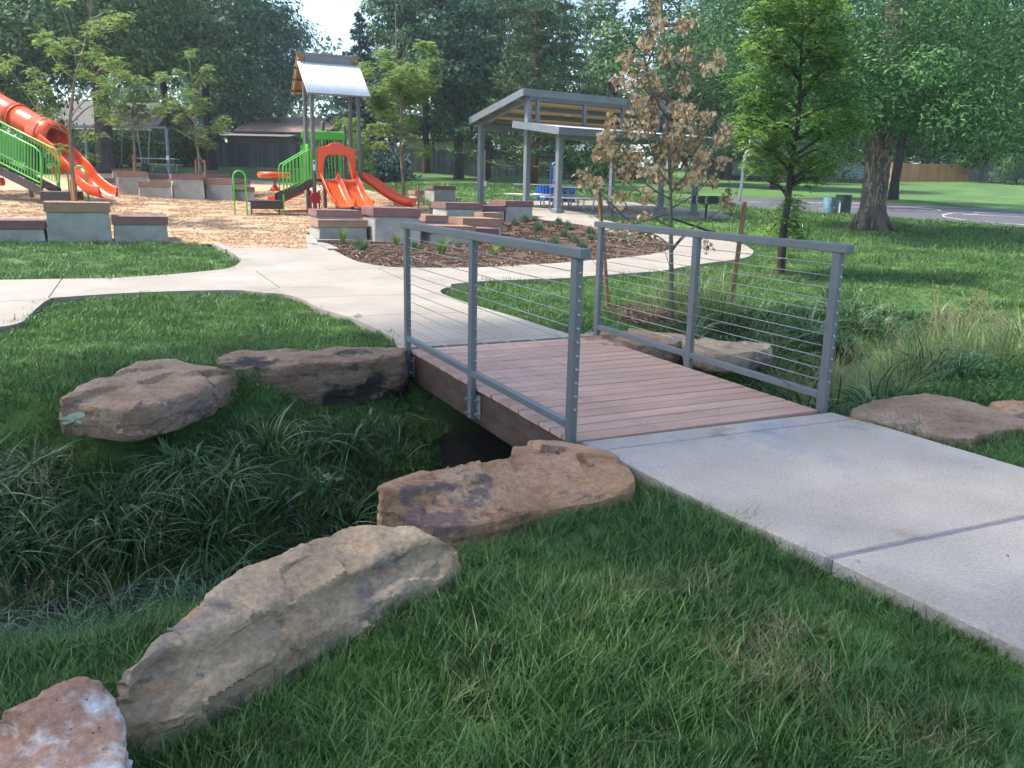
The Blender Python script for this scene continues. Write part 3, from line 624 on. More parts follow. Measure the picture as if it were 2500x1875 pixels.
boulder('brown boulder behind the far right corner of the footbridge', d0([(1256, 732), (1262, 718), (1330, 718), (1400, 716), (1470, 722), (1480, 735), (1420, 745), (1330, 748)], .0), .25, 'rock_brown', 47, .022, .01, .022)
boulder('pale tan boulder under the grasses seen through the right railing', d0([(1475, 740), (1490, 728), (1560, 736), (1650, 740), (1662, 752), (1600, 764), (1520, 762)], .0), .17, 'rock_tan', 53, .022, .01, .022, strata=.006)
boulder('small brown boulder end beside the far left bridge post', d0([(1130, 722), (1160, 716)], -.3)[:0]+d0([(1215, 732), (1225, 722), (1256, 720), (1262, 735), (1240, 742)], .0), .3, 'rock_brown', 59, .022, .01, .015) if False else None
# ------------------------------------------------------------ seat blocks
def blk(label, k, fl, fr, ytop, ycap, dlen, capm, d=None, d2=None, nplank=0):
    (x1, y1), (x2, y2) = Z(k, *fl), Z(k, *fr)
    A = G(x1, y1) if d is None else gat(x1, d); B = G(x2, y2) if d is None else gat(x2, d2 or d)
    dep = (A-CAM)@FH; zt = at(x1, Z(k, 0, ytop)[1], dep)[2]; zc = at(x1, Z(k, 0, ycap)[1], dep)[2]; zb = min(A[2], B[2])-.12
    bk = np.array([0., dlen, 0.]); A[2] = B[2] = 0; u = (B-A); L = np.hypot(u[0], u[1]); u /= L
    t = thing('seat_block', label, 'seat block', ((A+B)/2+np.array([0, 0, zb+.12])), 'terraced concrete seat blocks round the playground')
    z = lambda p, h: (p[0], p[1], h)
    g_ = .015*u
    MB().hexa([z(A, zb), z(B, zb), z(B+bk, zb), z(A+bk, zb)], [z(A+g_*2, zc), z(B-g_*2, zc), z(B-g_*2+bk*.97, zc), z(A+g_*2+bk*.97, zc)]).build('concrete_base', M['concrete_wall'], t, bevel=.012)
    o_ = .02; f_ = np.array([u[1], -u[0], 0])*o_; f_ = f_ if f_@FH < 0 else -f_
    a, b, c, e = A-u*o_+f_+g_, B+u*o_+f_-g_, B+u*o_+bk-g_, A-u*o_+bk+g_
    MB().hexa([z(a, zc+.004), z(b, zc+.004), z(c, zc+.004), z(e, zc+.004)], [z(a, zt-.026), z(b, zt-.026), z(c, zt-.026), z(e, zt-.026)]).build('seat_fascia', M[capm], t, bevel=.004)
    n = nplank or max(3, int(round(L/.14))); mb = None
    for i in range(n):
        s0, s1 = i/n+.003/L, (i+1)/n-.003/L
        p = [a+(b-a)*s0, a+(b-a)*s1, e+(c-e)*s1, e+(c-e)*s0]
        MB().hexa([z(q, zt-.024) for q in p], [z(q, zt) for q in p]).build('seat_plank', M[capm], t)
    return t
blk('low concrete seat with rose planks, at the left edge of the lawn', 5, (-330, 940), (362, 934), 752, 824, .95, 'composite_rose')
blk('tallest concrete seat of the front left trio with tan top', 5, (368, 934), (874, 930), 612, 690, .9, 'composite_tan')
blk('right end seat of the front left trio with maroon top', 5, (880, 930), (1308, 930), 722, 787, 1.0, 'composite_rose')
for a in (('maroon topped low seat beside the slide exit', (795, 500), (884, 505), 424, 465, .9, 'composite_rose', 28.6),
          ('tan topped seat at back, behind the left end of the rear row', (862, 480), (1090, 480), 353, 372, .9, 'composite_brown', 30.6),
          ('tall seat with brown top at left end of the rear row', (900, 555), (1140, 560), 370, 410, 1.0, 'composite_tan', 28.0),
          ('low seat in front of the rear row, between two taller ones', (1060, 570), (1318, 575), 452, 492, .5, 'composite_tan', 27.2),
          ('seat with maroon top set back behind the low rear row seat', (1148, 470), (1302, 470), 393, 430, .9, 'composite_rose', 29.2),
          ('widest tall seat with maroon top in middle of the rear row', (1325, 585), (1575, 592), 392, 434, 1.0, 'composite_rose', 27.3),
          ('seat with tan top right of the widest rear row seat', (1578, 592), (1793, 596), 428, 470, .9, 'composite_tan', 27.6),
          ('maroon topped seat behind the rear row, by the staked sapling', (1585, 450), (1772, 450), 384, 420, .9, 'composite_rose', 30.2),
          ('tan topped seat behind right end of the rear row', (1700, 490), (1935, 490), 428, 466, .9, 'composite_tan', 29.0),
          ('lowest seat at right end of the rear row with maroon top', (1798, 590), (1962, 588), 492, 530, .9, 'composite_rose', 27.9)):
    lb, fl, fr, yt, yc, dl, cm, d = a; blk(lb, 5, fl, fr, yt, yc, dl, cm, d)
blk('low seat with tan top facing the mulch bed, leftmost of the middle cluster', 6, (405, 672), (785, 674), 497, 555, .9, 'composite_tan')
blk('seat with rose top right behind the leftmost seat of the middle cluster', 6, (382, 640), (722, 640), 418, 470, .9, 'composite_rose', 19.0)
blk('tallest seat of the middle cluster with rose top', 6, (833, 682), (1194, 690), 400, 470, 1.0, 'composite_rose')
blk('low tan topped seat behind the near railing, right of the tallest seat', 6, (1266, 692), (1620, 700), 540, 602, .75, 'composite_tan', 18.6)
blk('dark maroon seat at the lower right end of the middle cluster', 6, (1622, 690), (1800, 694), 560, 616, .7, 'composite_rose', 19.0)
blk('wide brown seat behind the dark maroon one', 6, (1522, 640), (1826, 640), 482, 540, .95, 'composite_tan', 20.0)
blk('tan seat squeezed behind the tallest and the low tan seat', 6, (1230, 600), (1405, 600), 460, 512, .8, 'composite_tan', 20.3)
blk('long rose topped seat at the rear of the middle cluster', 6, (1386, 470), (1675, 470), 362, 412, 1.1, 'composite_rose', 22.6)
blk('small brown seat joined right of the long rear seat', 6, (1678, 470), (1846, 470), 385, 424, .8, 'composite_rose', 22.9)
blk('small lower tan seat in front of the small brown one', 6, (1678, 520), (1828, 520), 440, 480, .6, 'composite_tan', 21.9)
blk('seat with rose top beside the shelter slab at right end of the cluster', 6, (1850, 500), (2066, 498), 348, 390, 1.1, 'composite_rose', 22.9)
blk('tall square seat alone at the edge of the back lawn', 6, (1290, 368), (1466, 362), 232, 262, .9, 'composite_rose', 29.2)
blk('small low seat stuck to the left of the lone tall seat', 6, (1150, 360), (1218, 362), 270, 303, .8, 'composite_tan', 29.4)

# ------------------------------------------------------------ play tower
Ot = gat(767, 24.8)
pt = thing('play_tower', 'small play tower with glare-white corrugated roof, twin orange slides and green rails', 'play structure', Ot)
def w3(x, y, z): return Ot+np.array([x, y, z])
TX, TY, TZ = 1.57, 1.05, .97
for x, y, h in ((0, 0, 4.15), (TX, 0, 4.15), (0, TY, 4.45), (TX, TY, 4.45), (.85, 2.15, 3.0), (1.28, 2.1, 2.65), (TX+.05, 2.15, 2.9)):
    MB().tube([w3(x, y, -.9), w3(x, y, h-.05), w3(x, y, h)], [.068, .068, .04], 14).build('post', M['post_brown'], pt, smooth=False)
    if h < 3.5: continue
    for z_ in (.95, 1.9): MB().tube([w3(x, y, z_), w3(x, y, z_+.05)], .075, 14).build('clamp', M['post_brown'], pt)
def corrug(p00, p10, p01, name, mt, amp=.018, n=28, th=.004):
    p00, p10, p01 = map(np.array, (p00, p10, p01)); e = p10-p00; f = p01-p00; nn = np.cross(e, f); nn /= np.linalg.norm(nn); vs = []; m = n*4
    for s in (0, 1):
        for i in range(m+1):
            o_ = nn*amp*math.sin(2*math.pi*i/4); vs.append(p00+e*i/m+f*s+o_)
    o = MB().add(vs, [(i, i+1, m+2+i, m+1+i) for i in range(m)]).build(name, mt, pt, smooth=True)
    md = o.modifiers.new('s', 'SOLIDIFY'); md.thickness = th; return o
corrug(w3(-.27, -.62, 3.68), w3(TX+.27, -.62, 3.68), w3(-.27, .78, 4.78), 'front_roof_sheet', M['roof_glare'])
corrug(w3(-.27, 2.0, 3.86), w3(TX+.27, 2.0, 3.86), w3(-.27, .80, 5.03), 'back_roof_sheet', M['roof_under'])
MB().beam(w3(-.30, .80, 5.06), w3(TX+.30, .80, 5.06), .07, .05).build('ridge_cap', M['shelter_grey'], pt)
MB().beam(w3(0, .84, 4.90), w3(TX, .84, 4.90), .06, .22).build('ridge_beam', M['shelter_grey'], pt)
MB().beam(w3(-.27, -.63, 3.655), w3(TX+.27, -.63, 3.655), .05, .035).build('eave_trim', M['shelter_grey'], pt)
for x in (-.2, TX+.18):
    MB().beam(w3(x, 1.95, 3.83), w3(x, .80, 4.95), .07, .12).build('rafter', M['composite_tan'], pt)
    MB().beam(w3(x, -.55, 3.64), w3(x, .76, 4.66), .07, .10).build('rafter', M['composite_tan'], pt)
for y, z_ in ((1.8, 3.95), (1.45, 4.29), (1.1, 4.63)): MB().beam(w3(-.3, y, z_-.02), w3(TX+.3, y, z_-.02), .06, .06).build('purlin', M['beam_wood'], pt)
MB().box(w3(TX/2, TY/2, TZ-.04), (TX, TY, .08)).build('platform', M['step_brown'], pt)
MB().box(w3(TX/2, TY+.55, TZ-.04), (TX, 1.06, .08)).build('platform', M['step_brown'], pt)
def bars(parent, a, b, z0a, z0b, ha, hb, n, r=.013, rr=.02, mt='green', rails=True, name='rail_bar', closed=False):
    a = np.array(a, float); b = np.array(b, float); top = []; bot = []
    for i in range(n+1):
        p = a+(b-a)*i/n; zb = z0a+(z0b-z0a)*i/n; h = ha+(hb-ha)*i/n
        q0 = np.array([p[0], p[1], zb+.06]); q1 = np.array([p[0], p[1], zb+h]); top.append(q1); bot.append(q0)
        if 0 < i < n or not rails: MB().tube([q0, q1], r, 6).build(name, M[mt], parent)
    if rails:
        pts = [bot[0]-np.array([0, 0, .06]), top[0]*.9+bot[0]*.1, top[0]+(top[1]-top[0])*.25]+top[1:-1]+[top[-1]+(top[-2]-top[-1])*.25, top[-1]*.9+bot[-1]*.1, bot[-1]-np.array([0, 0, .06])]
        MB().tube(pts, rr, 8).build('handrail', M[mt], parent, smooth=True)
        MB().tube([bot[0], bot[-1]], rr*.8, 6).build('lower_rail', M[mt], parent)
zb_ = Ot[2]
for y in (-.02, .72):
    bars(pt, w3(-1.02, y, 0), w3(-.08, y, 0), zb_+.42, zb_+.98, .98, .98, 8)
    MB().hexa([w3(-1.2, y-.02, .18), w3(-.05, y-.02, .72), w3(-.05, y+.02, .72), w3(-1.2, y+.02, .18)], [w3(-1.2, y-.02, .46), w3(-.05, y-.02, .97), w3(-.05, y+.02, .97), w3(-1.2, y+.02, .46)]).build('stringer', M['step_brown'], pt)
for i in range(4): MB().box(w3(-.16-.26*i, .35, .84-.16*i), (.28, .7, .035)).build('step', M['step_brown'], pt)
MB().box(w3(-1.6, .3, .22), (1.2, .85, .06)).build('transfer_deck', M['step_brown'], pt, bevel=.01)
MB().box(w3(-1.6, -.1, .08), (1.05, .04, .22)).build('deck_skirt', M['step_brown'], pt)
for x in (-1.2, -2.1): MB().tube([w3(x, -.02, -.7), w3(x, -.02, .2)], .03, 8).build('short_leg', M['post_brown'], pt)
MB().tube([w3(-1.06, -.12, -.7), w3(-1.06, -.12, .45)], .022, 8).build('green_leg', M['green'], pt)
def arch(parent, c, dx, h, mt='green', r=.024, rung=True):
    c = np.array(c); dx = np.array(dx, float); W2 = np.linalg.norm(dx); pts = [c-dx+np.array([0, 0, -.15])]
    for i in range(9):
        a = math.pi*(1-i/8); pts.append(c+dx*math.cos(a)+np.array([0, 0, h-W2+W2*math.sin(a)]))
    pts.append(c+dx+np.array([0, 0, -.15])); MB().tube(pts, r, 8).build('arch_handrail', M[mt], parent, smooth=True)
    if rung: MB().tube([c-dx+np.array([0, 0, h*.62]), c+dx+np.array([0, 0, h*.62])], r*.7, 6).build('rung', M[mt], parent)
arch(pt, w3(-2.45, -.15, -.28), (.19, 0, 0), 1.46)
# back and side guard panels
for x in np.linspace(.12, TX-.1, 13): MB().tube([w3(x, TY+1.0, TZ), w3(x, TY+1.0+(.12 if abs(x-.8) < .35 else 0), 1.6), w3(x, TY+1.0, 2.35)], .016, 6).build('rail_bar', M['green'], pt)
MB().box(w3(TX/2+.05, TY+1.0, 2.5), (TX, .05, .3)).build('top_panel', M['green'], pt, bevel=.02)
for y_ in np.linspace(.75, TY+.9, 6): MB().tube([w3(-.0, y_, TZ), w3(0, y_, 2.15)], .016, 6).build('rail_bar', M['green'], pt)
MB().box(w3(-.02, .95, 1.55), (.04, .4, 1.15)).build('side_panel', M['green'], pt, bevel=.02)
MB().box(w3(TX-.15, TY+.95, 1.65), (.1, .04, 1.3)).build('side_panel', M['green'], pt, bevel=.02)
for k in range(0): MB().tube([w3(.12+.16*k, TY+.02, 1.0), w3(.12+.16*k, TY+.02, 1.95)], .014, 6).build('rail_bar', M['green'], pt)
# orange hood: frame with arched opening
xs0, xs1 = .14, 1.40; outer = [(xs0, .97), (xs0-.02, 1.6), (xs0, 2.02), (xs0+.3, 2.06), (xs0+.45, 2.15), (.8, 2.19), (xs1-.45, 2.15), (xs1-.3, 2.06), (xs1, 2.02), (xs1+.02, 1.6), (xs1, .97)]
inner = [(xs0+.1, 1.0), (xs0+.16, 1.35), (xs0+.2, 1.6), (xs0+.26, 1.72), (xs0+.38, 1.77), (.8, 1.78), (xs1-.38, 1.77), (xs1-.26, 1.72), (xs1-.2, 1.6), (xs1-.16, 1.35), (xs1-.1, 1.0)]
vs = []; n = len(outer)
for (y, yi) in ((-.10, -.14), (.06, .06)):
    vs += [w3(x, y, z) for x, z in outer]+[w3(x, yi, z) for x, z in inner]
fs = [(i, i+1, n+i+1, n+i) for i in range(n-1)]+[(2*n+i+1, 2*n+i, 3*n+i, 3*n+i+1) for i in range(n-1)]+[(i+1, i, 2*n+i, 2*n+i+1) for i in range(n-1)]+[(n+i, n+i+1, 3*n+i+1, 3*n+i) for i in range(n-1)]
MB().add(vs, fs).build('slide_hood', M['orange'], pt, bevel=.02, seg=2)
def sweep(name, path, sect, mt, parent, th=.025, side=None):
    P = [np.array(p, float) for p in path]; vs = []; m = len(sect)
    for i, p in enumerate(P):
        t = P[min(i+1, len(P)-1)]-P[max(i-1, 0)]; t /= np.linalg.norm(t); s_ = np.cross(t, (0, 0, 1.)); s_ /= np.linalg.norm(s_); u = np.cross(s_, t)
        sc = 1; vs += [p+s_*a+u*b for a, b in sect]
    fs = [(i*m+j, i*m+j+1, (i+1)*m+j+1, (i+1)*m+j) for i in range(len(P)-1) for j in range(m-1)]
    o = MB().add(vs, fs).build(name, mt, parent, smooth=True); md = o.modifiers.new('s', 'SOLIDIFY'); md.thickness = th; md.offset = -1
    b = o.modifiers.new('sub', 'SUBSURF'); b.levels = b.render_levels = 1; return o
def sm3(pts, n=4):
    P = [np.array(p, float) for p in pts]; out = []
    for i in range(len(P)-1):
        p0, p1, p2, p3 = P[max(i-1, 0)], P[i], P[i+1], P[min(i+2, len(P)-1)]
        for k in range(n):
            t = k/n; out.append(.5*((2*p1)+(-p0+p2)*t+(2*p0-5*p1+4*p2-p3)*t*t+(-p0+3*p1-3*p2+p3)*t**3))
    return out+[P[-1]]
sect2 = [(-.66, .10), (-.655, .2), (-.63, .24), (-.60, .2), (-.57, .04), (-.5, 0), (-.12, 0), (-.05, .04), (-.025, .2), (0, .24), (.025, .2), (.05, .04), (.12, 0), (.5, 0), (.57, .04), (.60, .2), (.63, .24), (.655, .2), (.66, .10)]
sweep('twin_slide', sm3([w3(.8, -.02, .97), w3(.8, -.2, .93), w3(.82, -.6, .66), w3(.84, -1.0, .38), w3(.86, -1.4, .18), w3(.87, -1.75, .12), w3(.88, -1.95, .12)]), sect2, M['orange'], pt)
sect1 = [(-.34, .08), (-.335, .25), (-.31, .29), (-.28, .25), (-.24, .06), (-.15, 0), (.15, 0), (.24, .06), (.28, .25), (.31, .29), (.335, .25), (.34, .08)]
sweep('side_slide', sm3([w3(TX+.02, .45, .98), w3(TX+.25, .3, .93), w3(TX+.65, .0, .62), w3(TX+1.0, -.3, .34), w3(TX+1.4, -.6, .14), w3(TX+1.7, -.8, .12)]), sect1, M['orange'], pt)
sweep('low_slide', sm3([w3(-.1, 1.5, .48), w3(-.5, 1.4, .32), w3(-1.0, 1.3, .1), w3(-1.25, 1.25, .08)]), sect1, M['orange'], pt)
MB().tube([w3(-.02, -.22, .36), w3(-.02, -.16, .36)], .19, 22).build('spinning_disc', M['red'], pt, bevel=.01)
MB().tube([w3(-.02, -.24, .36), w3(-.02, -.22, .36)], .05, 12).build('disc_hub', M['red'], pt)
for x in (-.16, .12): MB().tube([w3(x, -.12, -.6), w3(x, -.12, .6)], .03, 8).build('disc_post', M['red'], pt)
for k, x in enumerate((.18, .3)):
    pts = [w3(x+.05*math.sin(a*3), -.1+.05*math.cos(a*3), a*.095) for a in np.linspace(0, 9.5, 60)]
    MB().tube(pts, .013, 5).build('coil', M['red' if k else 'post_brown'], pt)
lab = MB().box(w3(0, -.067, 1.0+.42), (.085, .004, .34)).build('age_label', M['trim_white'], pt)
MB().box(w3(0, -.071, 1.0+.5), (.06, .004, .1)).build('label_mark', M['blue'], lab.parent)

for c_ in pt.children:
    if c_.data.users == 1: c_.data.transform(Matrix.Translation((0, 0, .22)) @ Matrix.Scale(.855, 4))
# ------------------------------------------------------------ spinner ring
o_ = gat(Z(2, 248, 0)[0], 33); sp = thing('ring_spinner', 'orange ring spinner on a cone foot in the wood chips', 'spinner', o_)
vs = []; fs = []
for i in range(28):
    for j in range(10):
        a, b = 2*math.pi*i/28, 2*math.pi*j/10; R_ = .52+.12*math.cos(b); vs.append((o_[0]+R_*math.cos(a), o_[1]+R_*math.sin(a), o_[2]+.62+.12*math.sin(b)))
        fs.append((i*10+j, ((i+1) % 28)*10+j, ((i+1) % 28)*10+(j+1) % 10, i*10+(j+1) % 10))
MB().add(vs, fs).build('ring', M['orange'], sp, smooth=True)
MB().lathe(o_, [(.24, -.1), (.22, .05), (.12, .18), (.05, .26)], 18).build('foot', M['orange'], sp, smooth=True)
MB().lathe(o_, [(.04, .2), (.04, .5), (.3, .53), (.3, .56), (.0, .57)], 14).build('spindle', M['post_brown'], sp)

# ------------------------------------------------------------ big play structure at the left
o_ = gat(30, 25.5); bp = thing('slide_tower', 'big play structure with orange tube slide and green stair railing', 'play structure', o_)
def zp_(x, y, d): return at(*Z(1, x, y), d)
cl = [(-420, 640, 27.6), (-230, 760, 27.2), (-60, 890, 26.8), (110, 985, 26.4), (270, 1075, 26.0), (400, 1145, 25.7)]
P = sm3([zp_(*c) for c in cl], 3)
for a, b in ((0, 6), (6, 10), (10, len(P)-1)):
    o = MB().tube(P[a:b+1], .385, 24, cap=False).build('tube_section', M['orange'], bp, smooth=True); md = o.modifiers.new('s', 'SOLIDIFY'); md.thickness = .02
for i in (2, 6, 10, len(P)-1):
    t = P[min(i+1, len(P)-1)]-P[i-1]; t /= np.linalg.norm(t)
    o = MB().tube([P[i]-t*.035, P[i]+t*.035], .425, 24, cap=False).build('flange', M['orange'], bp, smooth=True); o.modifiers.new('s', 'SOLIDIFY').thickness = .05
hp = [zp_(330, 1108, 25.9), zp_(420, 1155, 25.7), zp_(500, 1190, 25.5)]
o = MB().tube(hp, [.43, .44, .40], 24, cap=False).build('slide_mouth', M['orange'], bp, smooth=True); o.modifiers.new('s', 'SOLIDIFY').thickness = .04
sectB = [(-.36, .02), (-.36, .28), (-.33, .32), (-.30, .28), (-.26, .06), (-.16, -.02), (.16, -.02), (.26, .06), (.30, .28), (.33, .32), (.36, .28), (.36, .02)]
sweep('open_chute', sm3([zp_(400, 1235, 25.6), zp_(520, 1330, 25.4), zp_(610, 1430, 25.2), zp_(680, 1500, 25.0), zp_(740, 1580, 24.9), zp_(810, 1645, 24.7), zp_(880, 1690, 24.5), zp_(940, 1700, 24.4)]), sectB, M['orange'], bp)
def rail2(pxl, dep, zbot, nm):
    pass
A1, A2 = zp_(-420, 905, 25.2), zp_(345, 1290, 23.9); B1, B2 = zp_(-420, 1185, 25.2), zp_(345, 1575, 23.9)
for off in (np.zeros(3), FH*.75+RTH*.1):
    tp = [A1+off, A1*.4+A2*.6+off, A1*.06+A2*.94+off, A2+off+np.array([0, 0, -.06]), A2+off+np.array([0, 0, -.3]), at(*Z(5, 320, 550), 23.9)+off]
    MB().tube(tp, .024, 8).build('handrail', M['green'], bp, smooth=True)
    MB().tube([B1+off, B2+off], .02, 8).build('lower_rail', M['green'], bp)
    for i in range(30):
        f_ = i/30; MB().tube([A1+(A2-A1)*f_+off, B1+(B2-B1)*f_+off], .0135, 6).build('rail_bar', M['green'], bp)
s0, s1 = zp_(-420, 1230, 25.1), zp_(365, 1620, 23.85); dn = np.array([0, 0, -.24])
for off in (np.zeros(3), FH*.75+RTH*.1):
    q = FH*.04; MB().hexa([s0+dn+off, s1+dn+off, s1+dn+q+off, s0+dn+q+off], [s0+off, s1+off, s1+q+off, s0+q+off]).build('stringer', M['step_brown'], bp)
for i in range(11):
    c = s0+(s1-s0)*(i+.5)/11+FH*.38+RTH*.05; MB().box(c+np.array([0, 0, -.05]), (.3, .72, .03), (RTH, FH, (0, 0, 1))).build('step', M['step_brown'], bp)
c = at(*Z(5, 435, 562), 23.7)+FH*.3; MB().box(c, (.8, .8, .24), (RTH, FH, (0, 0, 1))).build('bottom_step', M['step_brown'], bp, bevel=.01)
for x, yt, d in ((250, 1150, 25.9), (-40, 700, 25.9), (-230, 300, 27.0), (-40, 300, 28.2)):
    b_ = gat(Z(1, x, 0)[0], d); t_ = zp_(x, yt, d); MB().tube([b_-np.array([0, 0, .2]), np.array([b_[0], b_[1], t_[2]])], .063, 12).build('post', M['post_brown'], bp)
arch(bp, gat(Z(1, 695, 0)[0], 24.6), RTH*.16, at(*Z(1, 695, 1430), 24.6)[2]-gat(Z(1, 695, 0)[0], 24.6)[2])
arch(bp, gat(Z(1, 535, 0)[0], 26.2), RTH*.12+FH*.1, .98, rung=False)
MB().box(zp_(500, 1460, 26.6), (.42, .05, .26), (RTH, FH, (0, 0, 1))).build('play_panel', M['orange'], bp, bevel=.04, seg=2)
c = zp_(-10, 1565, 25); MB().tube([c-RTH*.2, c+RTH*.12], .12, 14).build('crawl_end', M['orange'], bp)
pl = zp_(-330, 1190, 26.3); MB().box(pl, (1.5, 1.5, .08), (RTH, FH, (0, 0, 1))).build('platform', M['step_brown'], bp)

# ------------------------------------------------------------ swing set and distant picnic table
dS = 43.5; a, b, e_ = gat(218, dS), gat(414, dS-.5), gat(20, dS+.5)
ss = thing('swing_set', 'grey two post swing set with two swings before the grey house', 'swing set', (a+b)/2)
zt = at(300, 311, dS)[2]
for q in (a, b): MB().tube([q-np.array([0, 0, .2]), (q[0], q[1], zt)], .075, 12).build('post', M['shelter_grey'], ss)
for q in (a, b): MB().box((q[0]-FH[0]*.09, q[1]-FH[1]*.09, at(*Z(1, 790, 1350), dS)[2]), (.14, .01, .2), (RTH, FH, (0, 0, 1))).build('post_label', M['trim_white'], ss)
MB().tube([(e_[0], e_[1], zt), (b[0], b[1], zt)], .06, 12).build('crossbeam', M['shelter_grey'], ss)
for x1, x2, xs in ((945, 1055, (990, 1045)), (1180, 1290, (1225, 1275))):
    t1, t2 = at(*Z(1, x1, 1095), dS), at(*Z(1, x2, 1105), dS); b1, b2 = at(*Z(1, xs[0], 1425), dS-.2), at(*Z(1, xs[1], 1425), dS-.2)
    s = sub('swing', ss)
    MB().tube([t1, b1], .014, 5).build('chain', M['galv'], s); MB().tube([t2, b2], .014, 5).build('chain', M['galv'], s)
    MB().box((b1+b2)/2+np.array([0, 0, -.1]), (.34, .3, .4), (RTH, FH, (0, 0, 1))).build('bucket_seat', M['black'], s, bevel=.06, seg=2)
def picnic(label, c, ax, length=1.85, mt='table_alu', loops=True, group='aluminium picnic tables'):
    c = np.array(c); ax = np.array(ax, float); ax[2] = 0; ax /= np.linalg.norm(ax); sd_ = np.array([-ax[1], ax[0], 0])
    t = thing('picnic_table', label, 'picnic table', c, group); A_ = (ax, sd_, (0, 0, 1))
    for k in range(3): MB().box(c+sd_*(k-1)*.255+np.array([0, 0, .75]), (length, .245, .04), A_).build('tabletop_plank', M[mt], t, bevel=.006)
    for s in (-1, 1): MB().box(c+sd_*s*.72+np.array([0, 0, .44]), (length, .26, .04), A_).build('bench', M[mt], t, bevel=.006)
    for e in (-.62, .62):
        q = c+ax*e*length/1.85
        for s in (-1, 1):
            p = [q+sd_*s*.18+np.array([0, 0, .73]), q+sd_*s*.24+np.array([0, 0, .25]), q+sd_*s*.34+np.array([0, 0, .06]), q+sd_*s*.52+np.array([0, 0, .03]), q+sd_*s*.68+np.array([0, 0, .08]), q+sd_*s*.76+np.array([0, 0, .25]), q+sd_*s*.74+np.array([0, 0, .42])]
            MB().tube(sm3(p, 3), .026, 8).build('leg', M['galv'], t, smooth=True)
        MB().tube([q+sd_*-.3+np.array([0, 0, .71]), q+sd_*.3+np.array([0, 0, .71])], .022, 8).build('crossbar', M['galv'], t)
        MB().tube([q+np.array([0, 0, .70]), c+ax*e*.2+np.array([0, 0, .70]), q-ax*e*.35+np.array([0, 0, .45])][::2], .015, 6).build('brace', M['galv'], t)
    return t
picnic('pale picnic table standing on the grass beyond the swings', gat(Z(1, 1380, 0)[0], 49), RTH, 2.1, group=None)

# ------------------------------------------------------------ shelter
sh_t = thing('picnic_shelter', 'open grey steel picnic shelter with two tier roof and tan ceiling', 'shelter', S0)
LT = 5.71
posts = [(0, 0), (LT, 0), (0, 1.515), (LT, 1.515), (0, 3.99), (LT, 3.99)]
eaveF = at(*Z(3, 780, 478), 24.2)[2]; ridge = at(*Z(3, 545, 215), 25.7)[2]; lowR = at(*Z(3, 470, 450), 25.9)[2]; eaveB = at(*Z(3, 190, 420), 28.0)[2]
for t, s in posts:
    p = sh(t, s); zb = T(p[None, :2])[0]; zt = {0: eaveF-.06, 1.515: ridge-.1, 3.99: eaveB-.05}[s]
    MB().box((p[0], p[1], (zb-.2+zt)/2), (.16, .16, zt-zb+.2), ((.594*FH+.808*RTH), (-.59*RTH+.81*FH), (0, 0, 1))).build('post', M['shelter_grey'], sh_t, bevel=.01)
    MB().box((p[0], p[1], zb+.09), (.30, .30, .16), ((.594*FH+.808*RTH), (-.59*RTH+.81*FH), (0, 0, 1))).build('post_base', M['shelter_grey'], sh_t, bevel=.02)
def slab4(p, th, name, mt, parent=sh_t, up=None):
    p = [np.array(q, float) for q in p]; n_ = np.cross(p[1]-p[0], p[3]-p[0]); n_ /= np.linalg.norm(n_)
    if n_[2] < 0: n_ = -n_
    o = MB().hexa([q-n_*th for q in p], p).build(name, mt, parent); return o
OV = .3
UB = [sh(-OV, 1.35, ridge+.06), sh(LT+.75, 1.35, ridge+.06), sh(LT+.75, 4.2, eaveB+.05), sh(-OV, 4.2, eaveB+.05)]
slab4(UB, .05, 'upper_roof', M['shelter_top'])
slab4([p-np.array([0, 0, .056]) for p in UB], .03, 'upper_ceiling', M['ply'])
LB = [sh(-OV, -.35, eaveF+.03), sh(LT+.75, -.35, eaveF+.03), sh(LT+.75, 1.85, lowR+.10), sh(-OV, 1.85, lowR+.10)]
slab4(LB, .05, 'lower_roof', M['shelter_top'])
slab4([p-np.array([0, 0, .056]) for p in LB], .03, 'lower_ceiling', M['ply'])
for a, b in ((0, 1), (1, 2), (2, 3), (3, 0)):
    for Q_ in (UB, LB):
        MB().beam(Q_[a]-np.array([0, 0, .09]), Q_[b]-np.array([0, 0, .09]), .05, .2).build('fascia', M['shelter_grey'], sh_t)
for f_ in (.12, .38, .64, .88):
    a = UB[0]*(1-f_)+UB[3]*f_; b = UB[1]*(1-f_)+UB[2]*f_; MB().beam(a-np.array([0, 0, .17]), b-np.array([0, 0, .15]), .08, .11).build('purlin', M['shelter_grey'], sh_t)
for t in (0, LT):
    MB().beam(sh(t, 1.4, ridge-.12), sh(t, 4.1, eaveB-.12), .12, .2).build('rafter', M['shelter_grey'], sh_t)
    MB().beam(sh(t, -.2, eaveF-.1), sh(t, 1.6, lowR-.02), .12, .14).build('rafter', M['shelter_grey'], sh_t)
for t in (.35, LT*.38, LT*.66, LT-.35):
    MB().beam(sh(t, 1.515, lowR), sh(t, 1.515, ridge-.05), .1, .1, up=(1, 0, 0)).build('mullion', M['shelter_grey'], sh_t)
MB().beam(sh(0, 1.515, ridge-.1), sh(LT, 1.515, ridge-.1), .12, .22).build('ridge_beam', M['shelter_grey'], sh_t)
MB().beam(sh(0, 3.99, eaveB-.2), sh(LT, 3.99, eaveB-.2), .1, .18).build('eave_beam', M['shelter_grey'], sh_t)
MB().beam(sh(0, 0, eaveF-.18), sh(LT, 0, eaveF-.18), .1, .16).build('eave_beam', M['shelter_grey'], sh_t)
MB().lathe(sh(2.6, 2.9, (ridge+eaveB)/2-.02), [(.0, -.1), (.12, -.1), (.15, -.02), (.15, .0)], 16).build('ceiling_lamp', M['trim_white'], sh_t)
